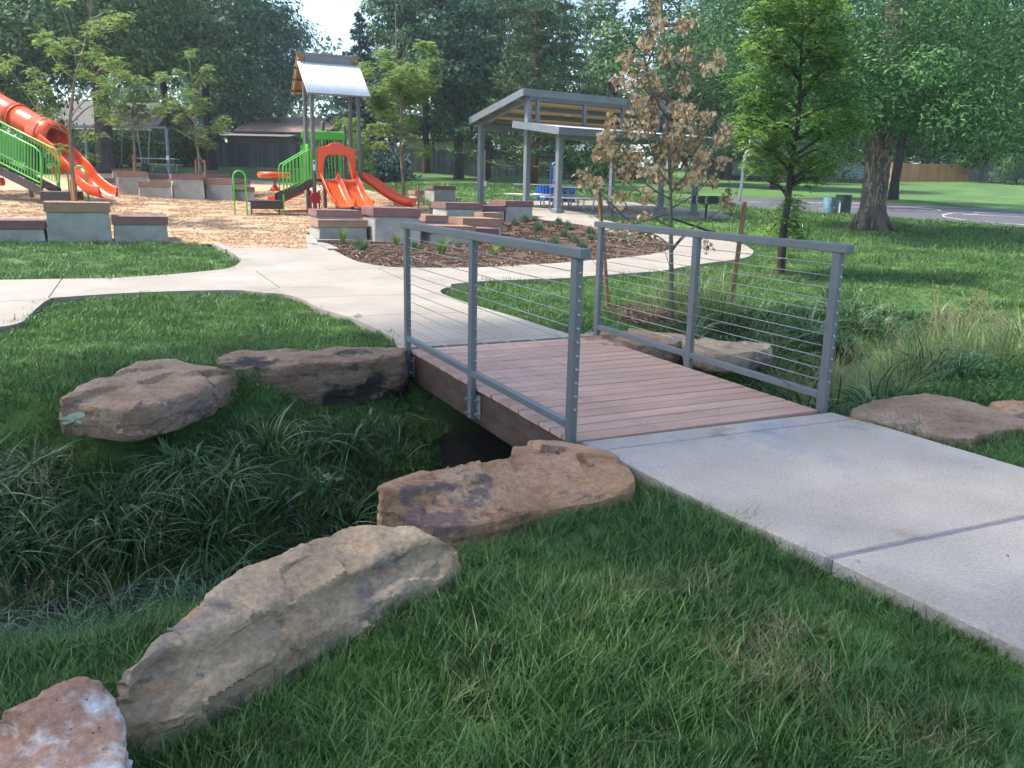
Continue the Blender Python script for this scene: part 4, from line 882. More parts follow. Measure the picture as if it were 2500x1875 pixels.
p = sh(0, 3.99); MB().tube([(p[0]+.13, p[1]-.03, T(p[None, :2])[0]+.3), (p[0]+.13, p[1]-.03, eaveB-.9)], .02, 8).build('conduit', M['galv'], sh_t)
MB().box((p[0]+.13, p[1]-.05, T(p[None, :2])[0]+.75), (.1, .08, .16)).build('outlet_box', M['trim_white'], sh_t)
picnic('aluminium picnic table at the left under the shelter, by the recycling bin', gat(Z(3, 655, 0)[0], 27.6), FH*.62-RTH*.78, group='picnic tables under the shelter')
picnic('aluminium picnic table right of the front shelter post', gat(Z(3, 930, 0)[0], 26.0), FH*.62-RTH*.78, group='picnic tables under the shelter')
# recycling bins and sign
def bin_(label, px, d, r=.34, h=.95):
    c = gat(px, d); t = thing('slatted_bin', label, 'recycling bin', c, 'blue slatted recycling bins')
    n = 22
    for i in range(n):
        a = 2*math.pi*i/n; u = np.array([math.cos(a), math.sin(a), 0]); s = np.array([-u[1], u[0], 0])
        MB().box(c+u*r+np.array([0, 0, h/2+.05]), (.03, 2*math.pi*r/n*.72, h), (u, s, (0, 0, 1))).build('slat', M['blue'], t)
    MB().lathe(c, [(r-.03, .03), (r-.03, h-.05), (r-.08, h-.05), (r-.08, .06)], 24).build('liner', M['black'], t)
    for z_ in (.12, h-.06): MB().tube([c+np.array([math.cos(a)*(r-.02), math.sin(a)*(r-.02), z_]) for a in np.linspace(0, 2*math.pi, 25)], .014, 6).build('hoop', M['blue'], t)
bin_('blue slatted bin on the left behind the recycling sign post', Z(3, 700, 0)[0], 31.5, .45, .5); bin_('blue slatted bin right of the recycling sign', Z(3, 795, 0)[0], 31.0, .45, .5)
c = gat(Z(3, 737, 0)[0], 30.3); zt = at(*Z(3, 737, 716), 30.3)[2]
sg = thing('recycling_sign', 'tall narrow blue sign post lettered RECYCLING in white', 'sign', c)
MB().box((c[0], c[1], (c[2]+zt)/2), (.30, .05, zt-c[2]), (RTH, FH, (0, 0, 1))).build('sign_board', M['blue'], sg, bevel=.02)
def text(s, c, size, ax, nrm, parent, mt, name='letter', th=.004):
    cu = bpy.data.curves.new('t', 'FONT'); cu.body = s; cu.size = size; cu.align_x = 'CENTER'; cu.align_y = 'CENTER'; cu.extrude = th
    o = bpy.data.objects.new('t', cu); SC.collection.objects.link(o); dg = bpy.context.evaluated_depsgraph_get(); me = bpy.data.meshes.new_from_object(o.evaluated_get(dg)); bpy.data.objects.remove(o)
    ax = Vector(ax).normalized(); nrm = Vector(nrm).normalized(); up = nrm.cross(ax); mm = Matrix((ax, up, nrm)).transposed()
    me.transform(mm.to_4x4()); me.materials.clear(); me.materials.append(mt); ob = link_mesh(name, me, mt, parent, tuple(np.array(c)-wloc(parent))); return ob
for i, ch in enumerate('RECYCLING'):
    z_ = at(*Z(3, 737, 758+13.2*i), 30.3)[2]; text(ch, (c[0]-FH[0]*.034, c[1]-FH[1]*.034, z_), .20, RTH, -FH, sg, M['trim_white'])
c2 = np.array([c[0]-FH[0]*.03, c[1]-FH[1]*.03, at(*Z(3, 737, 736), 30.3)[2]])
for k in range(3):
    a0 = rad(90+120*k); a1 = a0+rad(95); pa = [c2+RTH*.085*math.cos(a)+np.array([0, 0, .085*math.sin(a)]) for a in np.linspace(a0, a1, 5)]
    MB().tube(pa, .018, 6).build('recycling_arrow', M['trim_white'], sg)
# grill
c = gat(Z(3, 1828, 0)[0], 26.5); gr = thing('park_grill', 'black pedestal grill standing at the end of the shelter slab', 'grill', c)
zt, zb2 = at(*Z(3, 1828, 955), 26.5)[2], at(*Z(3, 1828, 1012), 26.5)[2]
MB().tube([c-np.array([0, 0, .1]), (c[0], c[1], zb2)], .035, 10).build('pedestal', M['black'], gr)
MB().box((c[0]-FH[0]*.2, c[1]-FH[1]*.2, (zt+zb2)/2), (.82, .03, zt-zb2), (RTH, FH, (0, 0, 1))).build('front_plate', M['black'], gr, bevel=.005)
for s in (-1, 1): MB().box(c+RTH*.4*s+np.array([0, 0, (zt+zb2)/2-c[2]]), (.02, .4, zt-zb2), (RTH, FH, (0, 0, 1))).build('side_plate', M['black'], gr)
MB().box((c[0]+FH[0]*.2, c[1]+FH[1]*.2, (zt+zb2)/2), (.82, .02, zt-zb2), (RTH, FH, (0, 0, 1))).build('back_plate', M['black'], gr)
MB().box((c[0], c[1], zb2+.01), (.82, .42, .02), (RTH, FH, (0, 0, 1))).build('fire_pan', M['black'], gr)
for x in (-.34, -.06, .33):
    for q, (dx, dz, wx, wz) in enumerate(((-.03, 0, .025, .2), (.015, .09, .07, .025), (.01, 0, .05, .025), (.015, -.09, .07, .025))):
        MB().box(c+RTH*(x+dx*(1 if x < .2 else -1))-FH*.222+np.array([0, 0, (zt+zb2)/2-c[2]+dz]), (wx, .006, wz), (RTH, FH, (0, 0, 1))).build('height_notch', M['galv'], gr)
# barrels
def barrel(label, px, d, top, m1, m2, rr):
    c = gat(px, d); h = at(px, top, d)[2]-c[2]; t = thing('litter_barrel', label, 'barrel', c, 'painted litter barrels by the court')
    prof = [(rr*.97, 0), (rr, .02), (rr, h*.32), (rr*1.03, h*.335), (rr, h*.35), (rr, h*.65), (rr*1.03, h*.665), (rr, h*.68), (rr, h*.97), (rr*1.03, h), (rr*.93, h), (rr*.93, h*.9)]
    MB().lathe(c, prof, 28).build('drum', m1, t, smooth=False)
    MB().lathe(c+np.array([0, 0, h*.86]), [(rr*.9, 0), (rr*.9, .02)], 24).build('liner', m2, t); return t, c, h
mb1 = mat('faded_teal_paint', [(.07, .17, .23), (.13, .27, .34), (.30, .40, .44)], 3, .6, patch=[((.42, .50, .52), 2, .55, .1)]); mb2 = mat('dark_green_paint', [(.008, .02, .017), (.02, .045, .035)], 4, .5)
t1, c1, h1 = barrel('faded blue litter barrel with painted white flower', Z(4, 915, 0)[0], 37.0, Z(4, 0, 638)[1], mb1, M['trim_white'], .30)
t2, c2, h2 = barrel('dark green litter barrel right beside the faded blue one', Z(4, 1000, 0)[0], 36.2, Z(4, 0, 624)[1], mb2, M['trim_white'], .33)
def flower(t, c, r_, ang, z, s, mt):
    u = -FH*math.cos(ang)+RTH*math.sin(ang); sd_ = np.array([-u[1], u[0], 0]); p0 = c+u*(r_+.012)+np.array([0, 0, z])
    for k in range(6):
        a = k*math.pi/3; q = p0+sd_*math.cos(a)*s*.55+np.array([0, 0, math.sin(a)*s*.55]); MB().tube([q, q+u*.012], s*.36, 9).build('painted_petal', mt, t)
    MB().tube([p0, p0+u*.016], s*.28, 9).build('petal_centre', M['black'], t)
flower(t1, c1, .30, .55, h1*.38, .15, M['trim_white']); flower(t1, c1, .30, .75, h1*.80, .15, M['trim_white'])
for k in range(5): flower(t2, c2, .33, -.72, h2*(.15+.1*k), .045, M['trim_white'])
# basketball hoop
c = gat(Z(4, 298, 0)[0], 43.5); bk = thing('basketball_hoop', 'curved grey gooseneck pole carrying a white backboard', 'basketball hoop', c)
pp = [at(*Z(4, x, y), 43.5) for x, y in ((298, 648), (305, 560), (314, 470), (324, 385), (338, 340), (360, 318), (385, 312))]; pp[0] = c-np.array([0, 0, .1])
MB().tube(sm3(pp, 3), .075, 12).build('pole', M['galv'], bk, smooth=True)
b_ = at(*Z(4, 402, 292), 43.5); MB().box(b_, (1.0, .05, 1.1), ((FH*.55+RTH*.83), (-FH*.83+RTH*.55), (0, 0, 1))).build('backboard', M['trim_white'], bk)
q = b_+RTH*.5-FH*.25+np.array([0, 0, -.4]); MB().tube([q+np.array([.22*math.cos(a), .22*math.sin(a), 0]) for a in np.linspace(0, 2*math.pi, 17)], .018, 6).build('rim', M['orange'], bk)
# lamp post behind the shelter
c = gat(Z(3, 1130, 0)[0], 36); lp = thing('lamp_post', 'black lantern street lamp rising behind the shelter roof', 'street lamp', c)
zt = at(*Z(3, 1130, 95), 36)[2]; MB().tube([c-np.array([0, 0, .1]), (c[0], c[1], zt-.75)], [.07, .05], 12).build('pole', M['black'], lp)
L0 = np.array([c[0], c[1], zt]); MB().lathe(L0, [(.05, -1.0), (.09, -.9), (.06, -.75), (.13, -.68)], 8).build('lantern_base', M['black'], lp)
MB().lathe(L0, [(.14, -.66), (.24, -.28)], 8).build('lantern_glass', M['glass'], lp)
for k in range(8):
    a = 2*math.pi*k/8; MB().tube([L0+np.array([.145*math.cos(a), .145*math.sin(a), -.68]), L0+np.array([.25*math.cos(a), .25*math.sin(a), -.27])], .014, 5).build('lantern_bar', M['black'], lp)
MB().lathe(L0, [(.32, -.28), (.28, -.24), (.16, -.1), (.06, -.06), (.02, .02), (.0, .04)], 8).build('lantern_cap', M['black'], lp)

# ------------------------------------------------------------ houses and fences
def house(name, label, xl, xr, d, ye, yr, dl, wm, rm, wins=(), doors=(), ov=.5, base=None, dr=None, extra=None, ridge_in=0.0):
    A_, B_ = gat(xl, d), gat(xr, dr or d); u = B_-A_; u[2] = 0; L = np.linalg.norm(u); u /= L; n_ = np.array([-u[1], u[0], 0]); n_ = n_ if n_@FH > 0 else -n_
    zb = min(A_[2], B_[2])-.3; ze = at((xl+xr)/2, ye, d)[2]; zr = at((xl+xr)/2, yr, d+dl/2)[2]
    t = thing(name, label, 'house', (A_+B_)/2); a, b = A_.copy(), B_.copy(); z = lambda p, h: (p[0], p[1], h)
    mb = MB().hexa([z(a, zb), z(b, zb), z(b+n_*dl, zb), z(a+n_*dl, zb)], [z(a, ze), z(b, ze), z(b+n_*dl, ze), z(a+n_*dl, ze)])
    for q in (a+u*ridge_in, b-u*ridge_in): mb.add([z(q, ze), z(q+n_*dl, ze), z(q+n_*dl/2, zr-.05)], [(0, 1, 2)])
    mb.build('wall', wm, t)
    sl = (zr-ze)/(dl/2)
    for s in (0, 1):
        e0 = -ov if s == 0 else dl+ov; ez = ze-sl*ov
        p = [z(a-u*ov+n_*e0, ez), z(b+u*ov+n_*e0, ez), z(b+u*(ov-ridge_in)+n_*dl/2, zr), z(a-u*(ov-ridge_in)+n_*dl/2, zr)]
        slab4(p, .14, 'roof', rm, t)
    MB().beam(z(a-u*ov-n_*(ov+.03), ze-sl*ov-.1), z(b+u*ov-n_*(ov+.03), ze-sl*ov-.1), .04, .18).build('eave_board', M['trim_white'] if wm in (M['wall_dark'],) else M['beam_wood'], t)
    for (x0, y0, x1, y1) in wins:
        c0, c1_ = at(x0, y1, d), at(x1, y0, d); c_ = (c0+c1_)/2; wx, wz = np.linalg.norm((c1_-c0)[:2]), abs(c1_[2]-c0[2]); c_ = c_-n_*((c_-a)@n_+.03)
        f = MB()
        for dx, dz, sx_, sz_ in ((0, wz/2, wx+.12, .1), (0, -wz/2, wx+.12, .1), (-wx/2, 0, .1, wz), (wx/2, 0, .1, wz), (0, 0, .06, wz)): f.box(c_+u*dx+np.array([0, 0, dz]), (sx_, .1, sz_), (u, n_, (0, 0, 1)))
        fo = f.build('window', M['trim_white'], t); MB().box(c_+n_*.005, (wx, .02, wz), (u, n_, (0, 0, 1))).build('pane', M['glass'], fo)
    for (x0, y0, x1, y1, mm) in doors:
        c0, c1_ = at(x0, y1, d), at(x1, y0, d); c_ = (c0+c1_)/2; wx, wz = np.linalg.norm((c1_-c0)[:2]), abs(c1_[2]-c0[2]); c_ = c_-n_*((c_-a)@n_+.02)
        dd = MB().box(c_, (wx, .08, wz), (u, n_, (0, 0, 1))).build('door', mm, t); MB().box(c_-n_*.045+u*wx*.35, (.06, .04, .06), (u, n_, (0, 0, 1))).build('handle', M['black'], dd)
    return t
house('house', 'low grey house with grey shingle roof behind the swings', 108, 372, 60, 309, 248, 9, M['wall_grey'], M['shingle'], [(*Z(1, 1040, 1120), *Z(1, 1145, 1210))])
house('garage', 'dark garage with brown roof joined right of the grey house', 374, 482, 61, 338, 305, 5, M['wall_dark'], M['shingle_brown'], (), [(*Z(1, 1330, 1190), *Z(1, 1620, 1390), M['wall_dark'])])
house('house', 'brown roofed ranch house with tan wall beside the play tower', 595, 795, 74, Z(2, 0, 770)[1], Z(2, 0, 655)[1], 9, M['wall_tan'], M['shingle_brown'], [(*Z(2, 375, 800), *Z(2, 430, 900))], [(*Z(2, 490, 800), *Z(2, 530, 900), M['wall_brick'])])
house('shed', 'low dark brick shed behind the grey fence left of the ranch house', 560, 697, 69, Z(2, 0, 815)[1], Z(2, 0, 802)[1], 4, M['wall_brick'], M['shingle'], ())
house('house', 'tan house partly hidden by trees behind the middle of the fence', 990, 1130, 76, Z(2, 0, 835)[1], Z(2, 0, 790)[1], 9, M['wall_tan'], M['shingle'], [(*Z(2, 1560, 870), *Z(2, 1640, 950))])
house('house', 'maroon house with pale roof and white lattice posts behind the shelter', 1395, 1560, 72, Z(3, 0, 632)[1], Z(3, 0, 590)[1], 7, M['wall_red'], M['shelter_top'], ())
for x in (1042, 1150):
    p = at(*Z(3, x, 715), 71.2); f = MB(); wz = 4.6
    for k in range(9):
        f.beam(p+RTH*-.3+np.array([0, 0, -2.2+k*.45]), p+RTH*.3+np.array([0, 0, -1.75+k*.45]), .03, .05); f.beam(p+RTH*.3+np.array([0, 0, -2.2+k*.45]), p+RTH*-.3+np.array([0, 0, -1.75+k*.45]), .03, .05)
    for s in (-.3, .3): f.beam(p+RTH*s+np.array([0, 0, -2.2]), p+RTH*s+np.array([0, 0, 2.2]), .05, .06)
    o = f.build('lattice_trellis', M['trim_white'], None); tag(o, 'white lattice trellis at the %s of the maroon porch' % ('left' if x < 1100 else 'right'), 'trellis', 'white trellises on the porch')
house('house', 'dark grey house with white framed windows behind the brown fence', 1725, 1842, 92, Z(4, 0, 325)[1], Z(4, 0, 268)[1], 8, M['wall_dark'], M['shingle_brown'], [(*Z(4, 132, 345), *Z(4, 195, 388)), (*Z(4, 300, 362), *Z(4, 345, 412))], [(*Z(4, 252, 355), *Z(4, 290, 415), M['trim_white'])])
house('garage', 'white garage behind the basketball backboard', 1846, 1885, 93, Z(4, 0, 335)[1], Z(4, 0, 300)[1], 5, M['trim_white'], M['shingle'], ())
house('shed', 'white shed with dark roof over the grey fence at far right', Z(4, 1785, 0)[0], Z(4, 1970, 0)[0], 106, Z(4, 0, 424)[1], Z(4, 0, 392)[1], 5, M['trim_white'], M['wall_dark'], ())
def fence(label, P0, P1, h0, h1, mt, bw=.14, posts=True, panels=False, sink=.1):
    P0, P1 = np.array(P0, float), np.array(P1, float); u = P1-P0; u[2] = 0; L = np.linalg.norm(u); u /= L; n_ = np.array([-u[1], u[0], 0]); n_ = n_ if n_@FH > 0 else -n_
    t = thing('fence', label, 'fence', (P0+P1)/2); n = int(L/bw); r_ = np.random.default_rng(int(L*10))
    per = max(1, int(2.4/bw)); mb = MB()
    for i in range(n):
        s = (i+.5)/n; p = P0+(P1-P0)*s; p[2] = T(p[None, :2])[0]; h = h0+(h1-h0)*s+r_.uniform(-.02, .02)
        mb.box(p+np.array([0, 0, h/2-sink])+n_*r_.uniform(-.008, .008), (bw*.93, .022, h+sink), (u, n_, (0, 0, 1)))
        if panels and (i+1) % per == 0: o = mb.build('fence_panel', M[mt], t); mb = MB()
    if mb.v: o = mb.build('pickets' if not panels else 'fence_panel', M[mt], t); o['kind'] = 'stuff'
    for z_ in (.35, .85): 
        a, b = P0.copy(), P1.copy(); a[2] = T(a[None, :2])[0]+h0*z_; b[2] = T(b[None, :2])[0]+h1*z_; MB().beam(a+n_*.05, b+n_*.05, .04, .09).build('fence_rail', M[mt], t)
    k = max(1, int(L/2.4))
    for i in range(k+1):
        p = P0+(P1-P0)*i/k; p[2] = T(p[None, :2])[0]; h = h0+(h1-h0)*i/k
        MB().box(p+n_*(.09 if not panels else -.0)+np.array([0, 0, h/2]), (.1, .1, h+.12), (u, n_, (0, 0, 1))).build('fence_post', M[mt], t)
    return t
fence('long weathered grey board fence across the back left', gat(522, 63.5), gat(1440, 65), 1.75, 1.75, 'fence_grey')
fence('shadowed grey board fence before the grey house at far left', gat(-320, 64), gat(100, 64), 1.8, 1.8, 'fence_grey')
fence('dark brown board fence behind the court', gat(1700, 82), gat(2115, 84), 2.0, 1.9, 'fence_brown')
for a, b, dd in ((Z(4, 230, 0)[0], Z(4, 512, 0)[0], 81.6), (Z(4, 915, 0)[0], Z(4, 1158, 0)[0], 83.0)):
    p, q = gat(a, dd), gat(b, dd+.4); p[2] += 1.05; q[2] += 1.0; vs = []; m = 80
    for i in range(m+1):
        c = p+(q-p)*i/m-FH*(.03 if i % 2 else .08); vs += [c-np.array([0, 0, .62]), c+np.array([0, 0, .62])]
    o = MB().add(vs, [(2*i, 2*i+2, 2*i+3, 2*i+1) for i in range(m)]).build('corrugated_sheet', M['corrugated_green'], None)
    tag(o, 'pale green corrugated sheet fixed to the brown fence, %s piece' % ('left' if a < 1900 else 'right'), 'fence sheet', 'pale green sheets on the fence')
fence('orange stained panel fence at the right behind the big tree', gat(Z(4, 1300, 0)[0], 90), gat(Z(4, 1822, 0)[0], 93), 1.9, 1.85, 'fence_orange', panels=True)
fence('weathered pale grey fence at far right with a dark gap', gat(Z(4, 1832, 0)[0], 95), gat(Z(4, 2150, 0)[0], 96), 1.8, 1.7, 'fence_grey')
# ------------------------------------------------------------ vegetation: leaves
def unit(v): return v/np.maximum(np.linalg.norm(v, axis=-1, keepdims=True), 1e-9)
def cards(C, size, asp=.5, up=.35, out=None, outw=.5, fold=.0, r=rng, dirs=None, rnd_=.9):
    n = len(C); size = np.broadcast_to(size, n)*r.uniform(.65, 1.3, n)
    N = r.normal(size=(n, 3)); N = unit(N)*rnd_+np.array([0, 0, up])
    if out is not None: N = N+out*outw
    N = unit(N); A = r.normal(size=(n, 3)) if dirs is None else dirs+r.normal(size=(n, 3))*.35
    A = unit(A-N*(A*N).sum(1)[:, None]); B = np.cross(N, A); L = size[:, None]*.5; Wd = L*asp
    V = np.stack([C-A*L, C-B*Wd-A*L*.1, C+A*L, C+B*Wd-A*L*.1], 1).reshape(-1, 3)
    return V, np.arange(n*4).reshape(n, 4)
def in_view(P, m=160, top=-160):
    d = P-CAM; k = d@FW; x = 1250+F*(d@RT)/np.maximum(k, .1); y = 937.5-F*(d@UP)/np.maximum(k, .1)
    return (k > .3) & (x > -m) & (x < 2500+m) & (y > top) & (y < 1875+m)
def branch(mb, a, b, r0, r1, sag=.0, wob=.08, n=6, seg=6):
    a, b = np.array(a, float), np.array(b, float); L = np.linalg.norm(b-a); P = []
    for i in range(n+1):
        t = i/n; p = a+(b-a)*t; p = p+np.array([0, 0, sag*L*math.sin(math.pi*t)])
        if 0 < i < n: p = p+rng.normal(size=3)*L*wob*.35
        P.append(p)
    mb.tube(P, np.linspace(r0, r1, n+1), seg); return P
def broad(label, base, h, R, tr, mt='leaf_a', bark='bark_dark', z0=.22, nc=90, per=90, size=.26, lean=(0, 0), fork=.3, name='broadleaf_tree', group='tall trees behind the playground', skirt=.3, cull=True, extra=None, flat=.8, cr=(1.0, 1.7), trunkflare=1.5, outw=.6, keep=None, asp=.55):
    base = np.array(base, float); t = thing(name, label, 'tree', base, group); mb = MB()
    lean = np.array([lean[0], lean[1], 0.]); fz = h*fork; f0 = base+np.array([0, 0, fz])+lean*fz
    mb.tube([base-np.array([0, 0, .3]), base+np.array([0, 0, .15]), base+np.array([0, 0, .7]), base+(f0-base)*.5+rng.normal(size=3)*.05*R*.2, f0], [tr*trunkflare, tr*(1+(trunkflare-1)*.6), tr*1.05, tr*.95, tr*.85], 12)
    cc = base+np.array([0, 0, h*(z0+(1-z0)/2)])+lean*h*.6; hz_ = h*(1-z0)/2
    tips = []
    nl = rng.integers(4, 6)
    for i in range(nl):
        a = 2*math.pi*(i+rng.uniform(-.25, .25))/nl; e = rng.uniform(.35, .75)
        q = cc+np.array([math.cos(a)*R*.6*e, math.sin(a)*R*.6*e, hz_*rng.uniform(.0, .75)])
        P = branch(mb, f0-np.array([0, 0, rng.uniform(0, .8)]), q, tr*.55, tr*.12, n=7, seg=7); 
        for k in (3, 4, 5):
            for _ in range(2):
                d = rng.normal(size=3); d[2] = abs(d[2])*.5-.1; d = d/np.linalg.norm(d); q2 = P[k]+d*R*.42; branch(mb, P[k], q2, tr*.2, tr*.04, n=4, seg=5)
    mb.build('trunk', M[bark], t, smooth=True)
    # clumps
    u = unit(rng.normal(size=(nc, 3))); rr = rng.uniform(.25, 1, nc)**.45; lum = 1+.22*fbm(u*1.6+base, 3, 2)
    Cn = cc+u*rr[:, None]*np.array([R, R, hz_])*lum[:, None]; cr_ = rng.uniform(cr[0], cr[1], nc)*R/6
    Cn[:, 2] = np.maximum(Cn[:, 2], base[2]+h*z0*.75)
    if skirt:
        ns = int(nc*skirt); a_ = rng.uniform(0, 6.283, ns); q_ = np.sqrt(rng.uniform(.05, 1, ns))*R*.95; Cn = np.concatenate([Cn, np.c_[cc[0]+np.cos(a_)*q_, cc[1]+np.sin(a_)*q_, base[2]+h*rng.uniform(z0, z0+(1-z0)*.45, ns)]]); u = np.concatenate([u, np.c_[np.cos(a_), np.sin(a_), a_*0]]); cr_ = np.concatenate([cr_, rng.uniform(cr[0], cr[1], ns)*R/6])
    if extra is not None: Cn = np.concatenate([Cn, extra]); u = np.concatenate([u, unit(rng.normal(size=(len(extra), 3)))]); cr_ = np.concatenate([cr_, rng.uniform(cr[0], cr[1], len(extra))*R/6])
    if keep is not None: k = keep(Cn); Cn, u, cr_ = Cn[k], u[k], cr_[k]
    L = []; O = []
    for c, r_, uu in zip(Cn, cr_, u):
        n = int(per*(r_*6/R)**2/1.7)
        d = unit(rng.normal(size=(n, 3))); q = c+d*(rng.uniform(.15, 1, n)**.5)[:, None]*r_*np.array([1, 1, flat]); L.append(q); O.append(d*.6+uu*.4)
    L = np.concatenate(L); O = np.concatenate(O); v = in_view(L) | (not cull); L, O = L[v], O[v]
    V, Q = cards(L, size, asp, .55, O, 1.1, rnd_=.6); fast_mesh('crown', V, Q, M[mt], t, kind=None); return t
W1 = lambda x, d: gat(x, d)
big = [
 ('cottonwood with thick forked trunk behind the rear seat row', 262, 43, 17, 6.2, .40, 'leaf_a', .31, 4.6/17),
 ('dark tree leaning over the grey house at upper left', 95, 50, 17, 6.0, .36, 'leaf_b', .30, .25),
 ('dark tree at the far upper left corner beyond the slide tower', -110, 46, 16, 6.0, .35, 'leaf_a', .10, .2),
 ('tall tree with slim trunk at left end of the grey fence', 520, 53, 19, 5.6, .24, 'leaf_b', .27, .3),
 ('broad dark tree filling the sky left of the play tower', 420, 60, 20, 6.4, .25, 'leaf_a', .26, .3),
 ('large tree right behind the ranch house roof', 600, 80, 15, 6.0, .25, 'leaf_b', .2, .3),
 ('tall tree rising right of the spruce', 1040, 64, 22, 4.6, .25, 'leaf_c', .12, .3),
 ('tree with dark double trunk before the middle of the grey fence', 1120, 54, 20, 5.2, .27, 'leaf_b', .16, .3),
 ('tall tree behind the tan house in the middle', 1230, 80, 24, 7.0, .25, 'leaf_b', .1, .3),
 ('broad yellowish green tree behind the dead leaved maple', 1600, 66, 22, 6.2, .28, 'leaf_c', .10, .25),
 ('rounded green tree between the maple and the right locust', 1780, 84, 22, 7.5, .3, 'leaf_a', .08, .3),
 ('grey trunked tree standing beyond the court', 1890, 62, 17, 4.8, .26, 'leaf_c', .16, .3),
 ('tree with pale trunk just right of the big trunk', 2182, 42, 17, 5.5, .20, 'leaf_a', .15, .3),
 ('olive tree at the far right behind the pale fence', 2440, 88, 16, 6.5, .3, 'leaf_c', .1, .25),
 ('blue green tree behind the orange fence', 2260, 110, 19, 8, .4, 'leaf_b', .08, .25),
 ('dark tree behind the court side fence', 2060, 112, 18, 8, .4, 'leaf_a', .08, .25),
 ('dark green tree above the white shed', 2400, 125, 20, 8, .4, 'leaf_a', .08, .25),
]
for lb, px, d, h, R, tr, mt, z0, fk in big:
    s = .20+d*.0016
    broad(lb, W1(px, d), h, R, tr, mt, z0=z0, fork=fk, size=s, nc=int(120), per=int(165), cr=(.9, 2.0), flat=.62, lean=(rng.uniform(-.04, .04), rng.uniform(-.04, .04)))
# far wood closing the view behind the houses: nobody could count it
C_ = []; 
for k in range(620):
    px = rng.uniform(-250, 2750); d = rng.uniform(112, 150); b_ = gat(px, d); C_.append(b_+np.array([0, 0, rng.uniform(0, 1)**.9*15-.5]))
C_ = np.array(C_); L = np.concatenate([c+unit(rng.normal(size=(75, 3)))*(rng.uniform(.1, 1, 75)**.5)[:, None]*np.array([3.2, 3.2, 2.4]) for c in C_]); L = L[in_view(L)]
V, Q = cards(L, .85, .6); o = fast_mesh('far_wood', V, Q, M['leaf_b'], kind='stuff')
# big right tree in front
tb = W1(2135, 24.0)
EX = []
for (x0_, x1_, y0_, y1_, n_) in ((1560, 2240, -60, 200, 75), (1640, 2240, 120, 240, 50), (1740, 1900, 210, 270, 12), (1960, 2260, 200, 290, 26), (2100, 2260, 260, 320, 10), (1860, 1960, 180, 250, 8)):
    for _ in range(n_): EX.append(at(rng.uniform(x0_, x1_)*1.13, rng.uniform(y0_, y1_)*1.13, 24+rng.uniform(-4.2, 4.5)))
EX = np.array(EX)
def keep_r(C): return np.ones(len(C), bool)
bt = broad('big old tree with rugged trunk at the right of the lawn', tb, 13.5, 5.4, .33, 'leaf_a', 'bark', z0=.17, nc=200, per=420, size=.12, fork=.46, extra=EX, flat=.6, cr=(.7, 1.5), trunkflare=1.5, group='none', asp=.36, outw=.7)
del bt['group']
mb = MB()
for a in (200, 260, 300, 340, 40, 120):
    d = np.array([math.cos(rad(a)), math.sin(rad(a)), 0]); mb.tube([tb+d*.22+np.array([0, 0, .55]), tb+d*.40+np.array([0, 0, .16]), tb+d*.62+np.array([0, 0, .0]), tb+d*.85+np.array([0, 0, -.1])], [.12, .14, .10, .03], 8)
mb.build('root', M['bark'], bt, smooth=True)
# deep bark ridges on the big trunk (proud plates)
tk = [c for c in bt.children if c.name.startswith('trunk')][0]
mb = MB()
for k in range(560):
    a = rng.uniform(0, 2*math.pi); z = rng.uniform(.05, 4.2); r_ = .33*(1+max(0, .55-z)*.9)*(1-.03*z); d = np.array([math.cos(a), math.sin(a), 0]); s = np.array([-d[1], d[0], 0])
    p = tb+d*r_+np.array([0, 0, z]); hgt = rng.uniform(.10, .26); wd = rng.uniform(.018, .035); tilt = rng.uniform(-.25, .25)
    mb.box(p, (wd, .035, hgt), (s+np.array([0, 0, tilt]), d, np.array([0, 0, 1])-s*tilt))
o = mb.build('bark_ridges', M['bark_ridge'], bt); o['kind'] = 'stuff'
# shade tree added out of view left of the camera to shade the footbridge
broad('broad tree added out of view on the left lawn to shade the footbridge', np.array([-5.5, 2.0, T(-5.5, 2.0)]), 14.5, 5.0, .28, 'leaf_c', 'bark', z0=.56, nc=150, per=110, size=.2, fork=.5, group='none', skirt=.35, cull=False, name='added_shade_tree')
del bpy.data.objects['added_shade_tree']['group']
